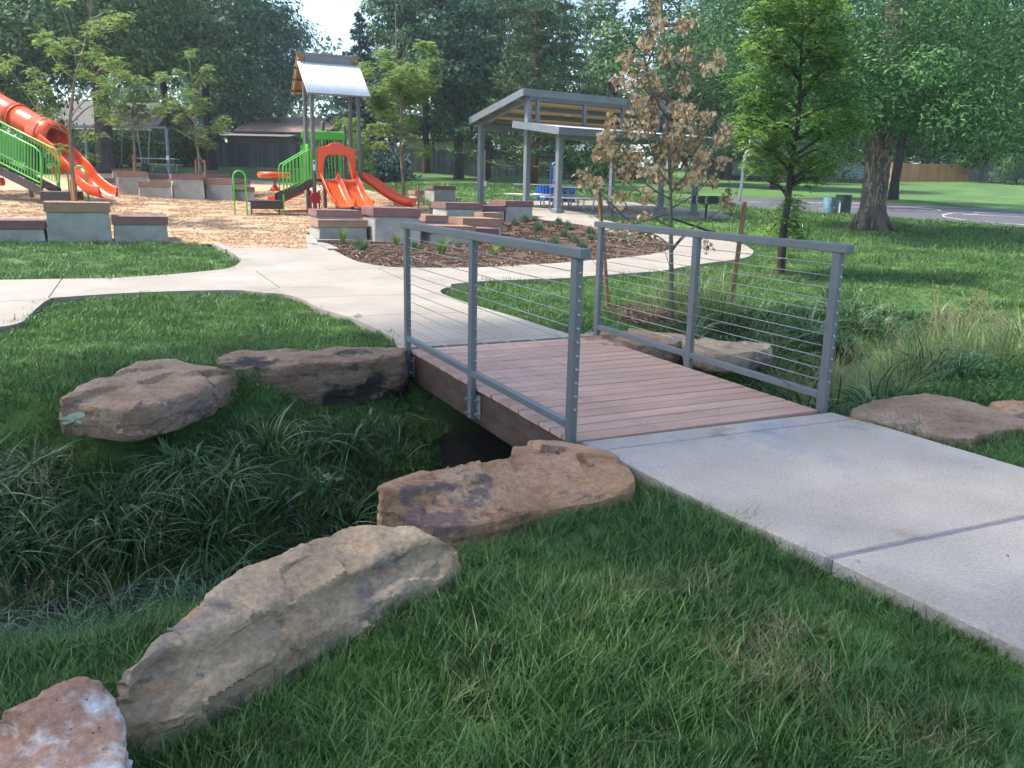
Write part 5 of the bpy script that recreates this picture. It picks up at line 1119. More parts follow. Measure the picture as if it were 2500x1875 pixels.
# conifers
def conifer(label, base, h, R, mt, bark, z0=.06, layers=26, power=1.0, name='spruce_tree', droop=.25, size=.3, per=40, group=None, irr=.15):
    base = np.array(base, float); t = thing(name, label, 'tree', base, group); mb = MB()
    mb.tube([base-np.array([0, 0, .2]), base+np.array([0, 0, h*.5]), base+np.array([0, 0, h])], [R*.075+.05, R*.05+.02, .02], 10); L = []; D = []
    for i in range(layers):
        f = (i+rng.uniform(-.2, .2))/layers; f = max(f, 0); z = h*(z0+(1-z0)*f); r_ = R*(1-f)**power+.12; nb_ = int(6+5*(1-f))
        for k in range(nb_):
            a = rng.uniform(0, 2*math.pi); rb = r_*rng.uniform(1-irr*2, 1+irr); d = np.array([math.cos(a), math.sin(a), 0]); s = np.array([-d[1], d[0], 0])
            mb.tube([base+np.array([0, 0, z]), base+d*rb*.6+np.array([0, 0, z-droop*rb*.35]), base+d*rb+np.array([0, 0, z-droop*rb*.45+.1*rb])], [.04, .025, .01], 4, cap=False)
            n = int(per*(.3+rb/R)); u = rng.uniform(.12, 1, n)**.8; w_ = rng.normal(size=n)*.17*rb*(1.15-u)
            q = base+d*(u*rb)[:, None]+s*w_[:, None]+np.array([0, 0, 1])*(z-droop*rb*(u*.8-.35*u**3)+rng.normal(size=n)*.05*(1+rb*.3)-.1*np.abs(w_))[:, None]
            L.append(q); D.append(np.tile(d, (n, 1))+s*np.sign(w_)[:, None]*.7+np.array([0, 0, -.25]))
    mb.build('trunk', M[bark], t, smooth=True); L = np.concatenate(L); D = np.concatenate(D); v = in_view(L); L, D = L[v], D[v]
    V, Q = cards(L, size, .28, .5, None, 0, dirs=D); fast_mesh('crown', V, Q, M[mt], t); return t
sb = gat(885, 50); conifer('blue spruce with pointed top behind the play tower', sb, at(878, 22, 50)[2]-sb[2], 3.1, 'needle', 'bark_dark', layers=30, size=.34, per=46)
conifer('dark spruce beside the pine at upper middle', gat(1365, 66), 17, 3.4, 'needle_g', 'bark_dark', layers=24, size=.4, per=40)
for px, d, h in ((1418, 112, 26), (1450, 116, 27), (1482, 112, 25)):
    b_ = gat(px, d); conifer({1418: 'left', 1450: 'middle', 1482: 'right'}[px]+' one of the three pale distant poplars', b_, h, 2.2, 'leaf_poplar', 'bark_dark', z0=.04, layers=30, power=.45, name='poplar_tree', droop=-.8, size=.5, per=26, group='distant poplars in a row')
def pine(label, base, h, R, z0, seed, nb_=46, size=.24, per=70):
    base = np.array(base, float); t = thing('pine_tree', label, 'tree', base, 'pines behind the shelter'); mb = MB(); mb.tube([base-np.array([0, 0, .2]), base+np.array([.1, 0, h*.5]), base+np.array([0, .1, h])], [.24, .17, .04], 10); L = []; D = []
    for i in range(nb_):
        f = i/nb_; z = h*(z0+(1-z0)*f); a = i*2.4+rng.uniform(-.4, .4); rb = R*(1-f*.75)*rng.uniform(.65, 1.1); d = np.array([math.cos(a), math.sin(a), rng.uniform(-.1, .35)])
        p0 = base+np.array([0, 0, z]); p1 = p0+d*rb; mb.tube([p0, p0+d*rb*.5+np.array([0, 0, -.05*rb]), p1], [.05, .035, .012], 5, cap=False)
        for k in range(5):
            c = p0+d*rb*rng.uniform(.35, 1.05)+rng.normal(size=3)*.22*rb*np.array([1, 1, .4]); n = per; dd = unit(rng.normal(size=(n, 3))+np.array([0, 0, .5])); L.append(c+dd*rng.uniform(.1, .55, n)[:, None]*np.array([1, 1, .65])); D.append(dd)
    mb.build('trunk', M['bark_red'], t, smooth=True); L = np.concatenate(L); D = np.concatenate(D); v = in_view(L); L, D = L[v], D[v]
    V, Q = cards(L, size, .2, .2, None, 0, dirs=D); fast_mesh('crown', V, Q, M['needle_g'], t)
pine('pine with bare reddish trunk rising behind the shelter ridge', gat(1287, 50), 16, 3.4, .30, 1)
pine('low branched dark pine behind the left of the shelter', gat(1300, 40), 8.0, 3.4, .07, 2)
pine('dark pine filling the gap left of the shelter posts', gat(1190, 56), 11, 2.8, .08, 3)
def bush(label, px, d, R, h, mt='leaf_a', name='shrub', size=.16, n=2600, group='shrubs along the back fences'):
    b_ = gat(px, d); t = thing(name, label, 'shrub', b_, group); mb = MB()
    for k in range(7):
        a = rng.uniform(0, 6.28); branch(mb, b_-np.array([0, 0, .1]), b_+np.array([math.cos(a)*R*.6, math.sin(a)*R*.6, h*rng.uniform(.5, .85)]), .04, .012, n=4, seg=5)
    mb.build('stems', M['bark_dark'], t)
    nc = 26; C = b_+np.c_[rng.normal(size=(nc, 2))*R*.42, rng.uniform(.2, .85, nc)*h]; L = np.concatenate([c+unit(rng.normal(size=(n//nc, 3)))*(rng.uniform(.1, 1, n//nc)**.5)[:, None]*R*.42 for c in C]); L[:, 2] = np.maximum(L[:, 2], b_[2]+.05)
    V, Q = cards(L, size, .55); fast_mesh('foliage', V, Q, M[mt], t)
bush('rounded olive shrub in the open at the far right edge', 2478, 82, 2.6, 4.2, 'leaf_c', size=.28)
bush('dark drooping evergreen bush before the pale green sheet', 1990, 76, 2.4, 4.5, 'needle_g', size=.3, n=3600)
bush('dark bush under the window of the grey house', 322, 57, 1.9, 2.4, 'leaf_a', size=.2)
bush('spreading green bush at left end of the board fence', 455, 58, 2.2, 2.5, 'leaf_c', size=.2)
bush('small green bush below the swing seats', 262, 56, 1.6, 1.5, 'leaf_c', size=.18)
bush('low dark bush beside the thick forked trunk', 170, 56, 2.4, 2.6, 'leaf_a', size=.2)
bush('yellow green upright bush right of the play tower posts', 880, 44, .8, 2.7, 'leaf_olive', size=.14, n=2200)
bush('dark rounded bush at the foot of the spruce', 925, 46, 1.6, 1.7, 'needle', size=.2)
bush('dark bush row in the shade behind the shelter posts', 1445, 62, 2.6, 2.3, 'leaf_a', size=.25)

# ------------------------------------------------------------ saplings with feathery leaves
def fronds(Ps, ln, nl, lw, r=rng, droop=.35):
    """compound leaves: leaflets in two rows along an arching stalk"""
    n = len(Ps); a = r.uniform(0, 2*math.pi, n); d = np.c_[np.cos(a), np.sin(a), r.uniform(-.3, .5, n)]; d = unit(d); s = unit(np.cross(d, (0, 0, 1.))); up = np.cross(s, d); V = []
    for k in range(nl):
        t = (k+.7)/nl; c = Ps+d*(ln*t)+np.array([0, 0, -1])*(droop*ln*t*t)
        for sg in (-1, 1):
            ax = unit(s*sg+d*.45+np.array([0, 0, -.1])+r.normal(size=(n, 3))*.25); L = lw*(1.1-.5*abs(t-.45)); c0 = c; c1 = c+ax*L*2.1; m_ = (c0+c1)/2+up*L*r.uniform(-.3, .3, n)[:, None]; wv = unit(np.cross(ax, up)+up*r.uniform(-.7, .7, n)[:, None])*L*.62
            V.append(np.stack([c0, m_-wv, c1, m_+wv], 1))
    V = np.concatenate(V, 0).reshape(-1, 3); return V, np.arange(len(V)).reshape(-1, 4)
def sapling(label, base, depth, trunk_px, limbs, clumps, mt, bark, r0, ln=.24, nl=7, lw=.032, dens=1.0, name='young_locust_tree', group='young locust trees', spread=.9):
    base = np.array(base); t = thing(name, label, 'tree', base, group); mb = MB()
    P = [base-np.array([0, 0, .1])]+[at(x, y, depth) for x, y in trunk_px]; P[1][:] = base+(P[1]-base)*0 if False else P[1]
    mb.tube(sm3(P, 3), np.linspace(r0, r0*.18, 3*(len(P)-1)+1), 8); 
    for pts in limbs:
        dd = rng.uniform(-spread, spread); Q = [at(x, y, depth+dd*i/(len(pts)-1)) for i, (x, y) in enumerate(pts)]
        mb.tube(sm3(Q, 3), np.linspace(r0*.42, r0*.1, 3*(len(Q)-1)+1), 6)
    mb.build('trunk', M[bark], t, smooth=True); L = []
    for (x, y, r_) in clumps:
        rm = r_/F*depth; c = at(x, y, depth+rng.uniform(-spread, spread)); n = max(6, int(dens*8+dens*62*rm*rm/.16)); q = rng.normal(size=(n, 3)); q = unit(q)*(rng.uniform(0, 1, n)**.4)[:, None]*rm*np.array([1, 1, .75]); L.append(c+q)
        for k in range(3): mb2_ = c+q[k % n]
    L = np.concatenate(L); V, Q = fronds(L, ln, nl, lw); fast_mesh('foliage', V, Q, M[mt], t)
    # twigs inside each clump
    mt_ = MB()
    for i in range(0, 0):
        a = L[i]; b = L[(i+3) % len(L)]
        if np.linalg.norm(a-b) < 1.0: mt_.tube([a, (a+b)/2+np.array([0, 0, .03]), b], [.006, .006, .004], 4, cap=False)
    if mt_.v: mt_.build('twigs', M[bark], t)
    return t
def zc(k, L): s = ZR[k][2]; return [(*Z(k, x, y), r_*s) for x, y, r_ in L]
# A: tall sapling at left in front of the slide, with orange stakes
dA = 21.5; bA = gat(Z(5, 565, 590)[0], dA)
tA = sapling('tall sparse sapling in front of the orange slide chute', bA, dA, ZL(1, [(622, 1480), (612, 1250), (600, 1100), (625, 850), (650, 660), (700, 500), (745, 300), (785, 120), (770, -60)]),
 [ZL(1, p) for p in ([(600, 1150), (520, 1120), (430, 1080), (390, 1040)], [(590, 1200), (620, 1000), (720, 880), (860, 760)], [(620, 1060), (740, 940), (840, 890)], [(640, 1270), (760, 1120), (850, 1030)], [(640, 680), (560, 620), (490, 540), (450, 480)], [(660, 550), (640, 400), (600, 250), (540, 80), (520, 20)], [(690, 540), (800, 640), (900, 560)], [(330, 960), (250, 840), (160, 700), (90, 590)], [(600, 1170), (450, 1040), (330, 950), (340, 800), (310, 660)], [(790, 160), (880, 120), (980, 30)], [(790, 170), (900, 150), (1010, 110)], [(620, 1180), (700, 1150), (710, 1120)], [(780, 130), (760, 40), (750, -40)])],
 zc(1, [(440, 400, 70), (360, 330, 55), (430, 300, 45), (490, 430, 50), (60, 530, 75), (20, 590, 55), (300, 630, 60), (320, 750, 85), (380, 800, 60), (440, 930, 80), (420, 980, 60), (550, 580, 50), (620, 350, 45), (700, 600, 70), (740, 650, 50), (820, 230, 60), (790, 280, 55), (860, 200, 40), (1030, 150, 80), (1000, 200, 50), (850, 430, 65), (780, 470, 55), (930, 530, 80), (1000, 560, 60), (820, 1160, 50), (530, 1280, 45), (480, 1305, 35), (760, 1340, 45), (540, 20, 40), (900, 560, 60)]), 'leaf_olive', 'bark_young', .055)
dB = 30; bB = gat(Z(1, 1165, 0)[0], dB)
sapling('bushy sapling staked behind the rear seat row', bB, dB, ZL(1, [(1160, 1300), (1148, 1080), (1140, 950), (1165, 850), (1085, 800), (1070, 700)]), [ZL(1, p) for p in ([(1150, 1060), (1050, 980), (950, 900)], [(1150, 1000), (1250, 900), (1300, 840)], [(1160, 880), (1190, 780), (1210, 700)], [(1150, 1090), (1270, 1060), (1300, 1030)], [(1100, 780), (1040, 700), (1060, 640)])],
 zc(1, [(900, 700, 70), (960, 760, 80), (880, 840, 90), (980, 880, 95), (870, 960, 80), (960, 1000, 85), (1060, 960, 90), (1020, 1060, 70), (1080, 650, 70), (1030, 620, 50), (1210, 690, 50), (1150, 790, 70), (1230, 850, 90), (1300, 800, 60), (1190, 950, 80), (1180, 1060, 60), (1240, 1000, 60), (940, 680, 60), (1110, 880, 80), (1350, 950, 45)]), 'leaf_olive', 'bark_young', .045, dens=1.2)
dC = 30.5; bC = gat(Z(1, 1730, 0)[0], dC)
sapling('slender sapling tied between two stakes by the rear seats', bC, dC, ZL(1, [(1712, 1350), (1690, 1200), (1680, 1000), (1685, 850), (1650, 690), (1630, 520)]), [ZL(1, p) for p in ([(1680, 950), (1560, 820), (1450, 720), (1400, 680)], [(1680, 1215), (1560, 1140), (1450, 1080)], [(1700, 1240), (1830, 1200), (1900, 1100)], [(1670, 740), (1740, 640), (1770, 580)], [(1680, 1130), (1600, 1020), (1520, 900)], [(1690, 860), (1740, 700), (1780, 650)])],
 zc(1, [(1400, 670, 55), (1370, 650, 40), (1545, 630, 50), (1630, 480, 50), (1640, 450, 35), (1780, 580, 50), (1770, 670, 60), (1470, 860, 60), (1490, 900, 45), (1400, 960, 70), (1340, 930, 50), (1650, 830, 75), (1730, 880, 80), (1700, 940, 70), (1600, 940, 60), (1640, 750, 50), (1560, 1010, 50), (1900, 1060, 80), (1850, 1110, 60), (1940, 1040, 50), (1740, 1200, 55), (1800, 1240, 45), (1700, 1130, 50)]), 'leaf_olive', 'bark_young', .05, dens=1.1)
dD = 26.5; bD = G(*Z(2, 1368, 1425)); dD = float((bD-CAM)@FH)
sapling('leafy sapling with forked top between the play tower and shelter', bD, dD, ZL(2, [(1355, 1200), (1340, 980), (1335, 780), (1340, 600), (1320, 400), (1300, 180), (1295, -100), (1290, -250)]), [ZL(2, p) for p in ([(1340, 620), (1350, 430), (1380, 250), (1385, 80), (1430, -50)], [(1335, 940), (1240, 830), (1160, 680), (1150, 600)], [(1340, 1000), (1300, 930), (1250, 900)], [(1340, 990), (1400, 870), (1390, 780)], [(1350, 995), (1420, 965), (1480, 970)], [(1290, 850), (1150, 810), (1000, 810)], [(1310, 560), (1200, 510), (1150, 480)], [(1350, 590), (1450, 480), (1520, 360)], [(1320, 190), (1360, 120), (1410, 0)], [(1100, 800), (990, 770), (900, 700)])],
 zc(2, [(1170, 480, 120), (1100, 450, 80), (1200, 400, 100), (1290, 330, 90), (1400, 270, 110), (1480, 330, 120), (1560, 380, 90), (1600, 310, 60), (1380, 430, 120), (1480, 480, 100), (1420, 550, 90), (1300, 500, 90), (1200, 600, 80), (1130, 560, 70), (1230, 640, 80), (1030, 230, 70), (1060, 280, 60), (1200, 130, 90), (1220, 200, 70), (1590, 190, 70), (1540, 210, 60), (1570, 60, 80), (1520, 30, 60), (1160, 760, 90), (1240, 790, 60), (1110, 740, 50), (1400, 720, 60), (1430, 850, 60), (1440, 690, 40), (1530, 960, 55), (1580, 920, 60), (1160, 900, 60), (830, 700, 60), (890, 780, 70), (960, 840, 70), (990, 900, 60), (930, 690, 50), (1340, 480, 80), (1280, 420, 80)]), 'leaf_olive', 'bark_young', .06, dens=1.35, spread=1.1)
# stakes beside the saplings
def stake(label, b, top, r=.028, mt='stake_orange'):
    b, top = np.array(b), np.array(top); o = MB().tube([b-np.array([0, 0, .1]), (b+top)/2, top-np.array([0, 0, .02]), top], [r, r, r, r*.75], 10).build('tree_stake', M[mt], None, origin=b); return tag(o, label, 'stake', 'wooden tree stakes')
for lb, k, x, yb, yt, d in (('orange stake standing right against the tall left sapling', 1, 622, 1659, 1530, 21.2), ('orange stake just left of the tall left sapling', 1, 603, 1659, 1545, 21.7), ('orange stake hiding the bushy sapling trunk', 1, 1160, 1480, 1340, 29.6),
                          ('orange stake left of the slender sapling', 1, 1694, 1500, 1380, 30.3), ('orange stake right of the slender sapling', 1, 1772, 1530, 1375, 30.0)):
    b = gat(Z(k, x, 0)[0], d); tp = at(*Z(k, x, yt), d); stake(lb, b, (b[0], b[1], tp[2]), .03)
for lb, x, yb, yt in (('brown stake left of the forked sapling by the tower', 1290, 1420, 1218), ('brown stake right of the forked sapling by the tower', 1487, 1440, 1248)):
    b = G(*Z(2, x, yb)); d = (b-CAM)@FH; tp = at(*Z(2, x, yt), d); stake(lb, b, (b[0], b[1], tp[2]), .035)
def strap(label, a, b, w_=.018, mt='strap'):
    a, b = np.array(a), np.array(b); o = MB().tube([a, (a+b)/2-np.array([0, 0, .01]), b], w_/2, 5).build('tie_strap', M[mt], None, origin=a); return tag(o, label, 'strap', 'tree ties')
strap('pale tie from the forked sapling to its right stake', at(*Z(2, 1355, 1070), dD), at(*Z(2, 1480, 1275), dD), mt='straw')
strap('pale tie from the slender sapling to its right stake', at(*Z(1, 1712, 1340), 30.4), at(*Z(1, 1768, 1420), 30.0), mt='straw')

# ------------------------------------------------------------ locust at the right
bR = G(*Z(4, 570, 1172)); dR = float((bR-CAM)@FH); rc = []
rl = []
for k in range(40):
    y = -860+k*34; t = k/40; sd_ = -1 if k % 2 else 1; tx = 715-.11*max(y+200, 0); half = (250+150*min(1, t*1.6))*rng.uniform(.65, 1.1)*(1 if t < .88 else .7); y2 = y+rng.uniform(-60, 30); x2 = tx+sd_*half
    if k % 3 == 0: rl.append([(tx-4, y+190+rng.uniform(-40, 40)), (tx+sd_*half*.28, y+105), (tx+sd_*half*.6, y+45+rng.uniform(-25, 25)), (x2*.9+tx*.1, y2)])
    for f in (.3, .55, .8, 1.0): rc.append((tx+sd_*half*f, y+50*(1-f)+y2*f*1.0-y*f+rng.uniform(-20, 20), rng.uniform(50, 82)))
rc += [(330, 150, 60), (300, 100, 50), (270, 180, 50), (400, 60, 60), (480, 30, 60), (330, 240, 60), (430, 300, 70), (520, 260, 60), (560, 220, 60), (700, 540, 60), (640, 500, 60), (800, 520, 60), (860, 470, 60), (620, 700, 55), (650, 760, 50), (600, 820, 60), (660, 880, 60), (560, 780, 45), (700, 900, 40), (640, 640, 40), (700, 850, 40), (520, 870, 35), (480, 850, 30), (680, 680, 35), (560, 1030, 25), (620, 1050, 20)]
tR = sapling('bright green locust with shoots along its trunk, right of the maple', bR, dR, ZL(4, [(575, 1050), (590, 850), (615, 700), (635, 480), (660, 300), (690, 100), (700, -100), (712, -400), (718, -800)]), [ZL(4, p) for p in rl]+[ZL(4, p) for p in ([(640, 480), (560, 380), (450, 300), (380, 250)], [(650, 400), (760, 340), (860, 300)], [(660, 300), (560, 200), (420, 130), (300, 110)], [(670, 250), (800, 180), (880, 120)], [(690, 120), (600, 30), (500, -60)], [(690, 0), (800, -150), (860, -300)], [(700, -150), (560, -300), (480, -400)], [(640, 560), (720, 520), (800, 500)], [(610, 760), (560, 800), (500, 860)], [(600, 830), (660, 800), (700, 850)])],
 zc(4, rc), 'leaf_bright', 'bark_dark', .075, ln=.22, nl=7, lw=.026, dens=1.0, name='locust_tree', group='none', spread=.75); del tR['group']
# ------------------------------------------------------------ maple with withered leaves
bM = G(*Z(0, 1450, 702)); dM = float((bM-CAM)@FH)
mb = MB(); tM = thing('maple_tree', 'young staked maple with withered brown leaves behind the railing', 'tree', bM)
trk = ZL(0, [(1450, 640), (1450, 560), (1449, 480), (1448, 400), (1444, 300), (1440, 180), (1432, 60), (1425, -60), (1420, -140)])
mb.tube(sm3([bM-np.array([0, 0, .1])]+[at(x, y, dM) for x, y in trk], 3), np.linspace(.029, .006, 28), 10, cap=True)
tw_ = []
limbs = [[(1449, 470), (1415, 440), (1375, 410), (1330, 370), (1290, 330)], [(1449, 415), (1480, 380), (1500, 330), (1540, 280), (1560, 250)], [(1448, 400), (1420, 360), (1400, 300), (1370, 240), (1345, 180)], [(1449, 490), (1410, 470), (1370, 455), (1330, 450)], [(1450, 535), (1420, 510), (1380, 500), (1345, 505)], [(1450, 540), (1480, 505), (1530, 470), (1570, 440), (1575, 380)],
         [(1446, 340), (1480, 290), (1510, 230), (1530, 150)], [(1443, 260), (1410, 200), (1395, 140), (1390, 80)], [(1441, 220), (1470, 160), (1485, 90), (1490, 40)], [(1436, 120), (1415, 60), (1400, 0)], [(1449, 450), (1500, 420), (1540, 370), (1560, 310)], [(1449, 430), (1400, 400), (1350, 330), (1330, 290)], [(1448, 380), (1470, 340), (1480, 280)], [(1360, 480), (1310, 430), (1270, 400), (1245, 375)], [(1450, 545), (1470, 520), (1500, 500), (1530, 520)]]
for l in limbs:
    dd = rng.uniform(-.55, .55); Q = sm3([at(x*1.1302, y*1.1302, dM+dd*i/(len(l)-1)) for i, (x, y) in enumerate(l)], 3); mb.tube(Q, np.linspace(.011, .003, len(Q)), 6)
    for q in Q[3:]: tw_ += [q]*2
tw_ = np.array(tw_); L = []
for (x, y, r_, n) in [(1260, 385, 22, 22), (1285, 400, 20, 18), (1322, 262, 20, 22), (1306, 292, 14, 12), (1330, 330, 26, 30), (1315, 300, 26, 30), (1350, 370, 28, 30), (1340, 430, 26, 26), (1370, 340, 26, 34), (1345, 180, 26, 26), (1355, 130, 24, 24), (1380, 230, 28, 40), (1400, 270, 28, 40), (1390, 160, 26, 30), (1400, 90, 24, 30), (1420, 60, 22, 24), (1415, 20, 22, 22), (1440, 120, 22, 24), (1430, 330, 26, 36), (1455, 290, 28, 40), (1480, 250, 28, 44), (1475, 180, 24, 30), (1485, 120, 22, 26), (1490, 50, 20, 22), (1470, 60, 18, 14), (1500, 300, 26, 40), (1520, 340, 26, 36), (1530, 260, 22, 26), (1560, 300, 20, 22), (1570, 280, 18, 18), (1545, 130, 22, 20), (1530, 150, 20, 16), (1500, 380, 26, 34), (1470, 400, 24, 24), (1540, 390, 18, 16), (1570, 440, 18, 16), (1578, 420, 16, 12), (1440, 380, 26, 24), (1400, 370, 26, 32), (1395, 420, 24, 22), (1420, 220, 26, 36), (1360, 280, 24, 30), (1360, 505, 26, 34), (1400, 510, 24, 22), (1340, 495, 18, 14), (1525, 530, 20, 10), (1395, 470, 18, 12), (1300, 330, 22, 20), (1560, 350, 18, 14), (1410, 180, 22, 24), (1465, 330, 24, 30), (1460, 230, 20, 20)]:
    rm = r_*1.1302/F*dM; c = at(x*1.1302, y*1.1302, dM+rng.uniform(-.45, .45)); n = int(n*1.9); L.append(c+unit(rng.normal(size=(n, 3)))*(rng.uniform(0, 1, n)**.45)[:, None]*rm)
L = np.concatenate(L)
mp = [(0, -.5), (.12, -.18), (.42, -.30), (.30, -.05), (.50, .12), (.26, .14), (.20, .26), (0, .55), (-.20, .26), (-.26, .14), (-.50, .12), (-.30, -.05), (-.42, -.30), (-.12, -.18)]
V = []; Fc = []; Vg = []; Fg = []
for p in L:
    s = rng.uniform(.038, .072); n_ = unit(rng.normal(size=3)*np.array([1, 1, .6])); a = unit(np.array([0, 0, -1.])+rng.normal(size=3)*.5); a = unit(a-n_*(a@n_)); b = np.cross(n_, a); cu = rng.uniform(-.8, .8); tgt, tf = (Vg, Fg) if rng.uniform() < .07 else (V, Fc)
    k = len(tgt); ct = p; tgt.append(ct)
    for x, y in mp: tgt.append(ct+b*x*s*(1-.25*abs(cu))+a*y*s+n_*s*(cu*x*x*2.2+rng.uniform(-.06, .06)))
    tf += [(k, k+1+i, k+1+(i+1) % 14) for i in range(14)]
fast_mesh('withered_leaves', V, Fc, M['leaf_dead'], tM); fast_mesh('green_leaves', Vg, Fg, M['leaf_maple_green'], tM)
C = at(1290*1.1302, 520*1.1302, dM)  # fresh low leaves
for p in L[::4]:
    q = tw_[np.argmin(((tw_-p)**2).sum(1))]; mb.tube([q, (p+q)/2+np.array([0, 0, .01]), p], [.0035, .003, .002], 4, cap=False)
mb.build('trunk', M['bark_green'], tM, smooth=True)
sl_b, sl_t = G(*Z(7, 1625, 668)), None; d = (sl_b-CAM)@FH; sl_t = at(*Z(3, 1052, 905), d)
stake('leaning brown stake left of the withered maple', sl_b, sl_t, .024, 'stake')
sr_b = G(*Z(8, 1188, 748)); d2 = (sr_b-CAM)@FH; sr_t = at(*Z(4, 326, 672), d2); stake('brown stake right of the withered maple', sr_b, sr_t, .026, 'stake')
tp = at(*Z(3, 1562, 1112), dM)
strap('dark tie from the maple to its right stake', tp, sr_b+(sr_t-sr_b)*.70, .022); strap('dark tie from the maple to its left stake', tp+np.array([0, 0, .05]), sl_b+(sl_t-sl_b)*.66, .014)

# ------------------------------------------------------------ small plants
def grass_clump(label, c, n, h, spread, mt, wd=.008, name='ornamental_grass', cat='grass clump', group='grasses in the mulch bed', droop=.4, parent=None):
    c = np.array(c, float); t = thing(name, label, cat, c, group); V = []; Q = []
    for i in range(n):
        a = rng.uniform(0, 6.283); d = np.array([math.cos(a), math.sin(a), 0]); s = np.array([-d[1], d[0], 0]); hh = h*rng.uniform(.6, 1.1); sp_ = spread*rng.uniform(.2, 1); b = c+d*rng.uniform(0, .05)*spread/.1*.3; k = len(V)
        for j in range(5):
            f = j/4; p = b+d*sp_*f**1.6+np.array([0, 0, hh*(f-droop*f**3*.5)]); w_ = wd*(1-f)**.7*.5+.0006; V += [p-s*w_, p+s*w_]
        Q += [(k+2*j, k+2*j+1, k+2*j+3, k+2*j+2) for j in range(4)]
    fast_mesh('blades', V, Q, M[mt], t); return t
gp = G(*Z(6, 590, 690)); grass_clump('upright bright grass clump before the low left seat', gp, 90, .48, .20, 'tuft', .012)
gp = G(*Z(6, 1005, 700)); grass_clump('bright grass clump before the tallest rose topped seat', gp, 80, .40, .22, 'tuft', .012)
gp = G(*Z(6, 1355, 775)); grass_clump('wide bright grass clump between the near railing posts', gp, 130, .5, .30, 'tuft', .012)
gp = G(*Z(6, 1760, 780)); grass_clump('low bright grass clump right of the middle railing post', gp, 70, .26, .2, 'tuft', .012)
def cushion(label, c, R, h, mt='lavender'):
    c = np.array(c, float); t = thing('lavender_plant', label, 'plant', c, 'grey green plants in the mulch bed'); n = 260; V = []; Q = []
    for i in range(n):
        d = unit(rng.normal(size=3)); d[2] = abs(d[2])+.25; d = unit(d); p0 = c+d*R*.15; p1 = c+np.array([d[0]*R, d[1]*R, d[2]*h])*rng.uniform(.7, 1.15); s = unit(np.cross(d, rng.normal(size=3)))*.008; k = len(V); m_ = (p0+p1)/2
        V += [p0, m_-s, p1, m_+s]; Q.append((k, k+1, k+2, k+3))
    fast_mesh('foliage', V, Q, M[mt], t)
cush = [('grey green plant low in front of the bright left grass', 6, 740, 742, 110), ('plant half behind the far post of the near railing', 6, 1135, 735, 85), ('plant beside the low bright grass clump', 6, 1815, 745, 60),
        ('plant at top left of the bed by the wide seat', 3, 455, 1168, 55), ('plant at the corner of the concrete seat by the slab', 3, 530, 1145, 60), ('largest upper plant left of the slab walk', 3, 622, 1212, 85), ('small plant between two larger ones', 3, 715, 1183, 50), ('grassy plant highest in the bed', 3, 768, 1165, 60), ('tall grey plant near top of the bed', 3, 832, 1202, 75), ('round plant in the centre of the bed', 3, 803, 1255, 70), ('plant by the left end post of the right railing', 3, 995, 1230, 60), ('small plant below the railing end', 3, 993, 1275, 55), ('dark green plant near middle of the bed', 3, 875, 1297, 75), ('low wide plant left of the centre row', 3, 615, 1300, 70), ('low wide plant in the front row', 3, 735, 1315, 80), ('plant at the front edge near the near railing end', 3, 935, 1340, 70), ('lone plant at right end of the bed', 3, 1227, 1297, 65)]
for lb, k, x, y, wpx in cush:
    c = G(*Z(k, x, y)); d = (c-CAM)@FH; R = wpx*ZR[k][2]/F*d*.5; cushion(lb, c, R*1.35, R*2.1)
# ash seedling leaves
c = onz(*Z(11, 375, 560), -.15); t = thing('ash_seedling', 'pale green seedling with broad leaves below the brown wedge boulder', 'seedling', c); mb = MB(); cen = onz(*Z(11, 392, 505), .0); mb.tube([c-np.array([0, 0, .2]), cen], .0025, 5)
V = []; Q = []
for x, y in ((325, 482), (375, 478), (428, 455), (445, 485), (442, 520), (345, 525), (385, 535)):
    e = onz(*Z(11, x, y), .0+rng.uniform(-.02, .03)); a = e-cen; s = np.cross(unit(a), (0, 0, 1.))*np.linalg.norm(a)*.2; up_ = np.array([0, 0, .006]); k = len(V)
    V += [cen, cen+a*.35-s+up_, cen+a*.7-s*.8+up_, e, cen+a*.7+s*.8+up_, cen+a*.35+s+up_, cen+a*.5]; Q += [(k, k+1, k+2, k+6), (k+2, k+3, k+6, k+2+0)][:1]+[(k+6, k+2, k+3, k+4), (k, k+6, k+4, k+5)]
fast_mesh('leaf', V, Q, M['lavender'], t); mb.build('stem', M['leaf_olive'], t)
c = onz(*Z(11, 1790, 805), -.3); t = thing('weed_plant', 'small pale leafed weed on the bank below the bridge', 'weed', c); L = c+rng.normal(size=(9, 3))*np.array([.03, .03, .012]); V, Q = cards(L, .06, .6, .9); fast_mesh('leaf', V, Q, M['lavender'], t)
c = onz(*Z(14, 2060, 175), .0); t = thing('dock_weed', 'clump of brownish broad weeds behind the flat tan boulder', 'weed', c)
n = 420; L = c+np.c_[rng.normal(size=(n, 2))*.13, rng.uniform(-.05, .28, n)]; V, Q = cards(L, .03, .6); fast_mesh('foliage', V, Q, M['leaf_c'], t)

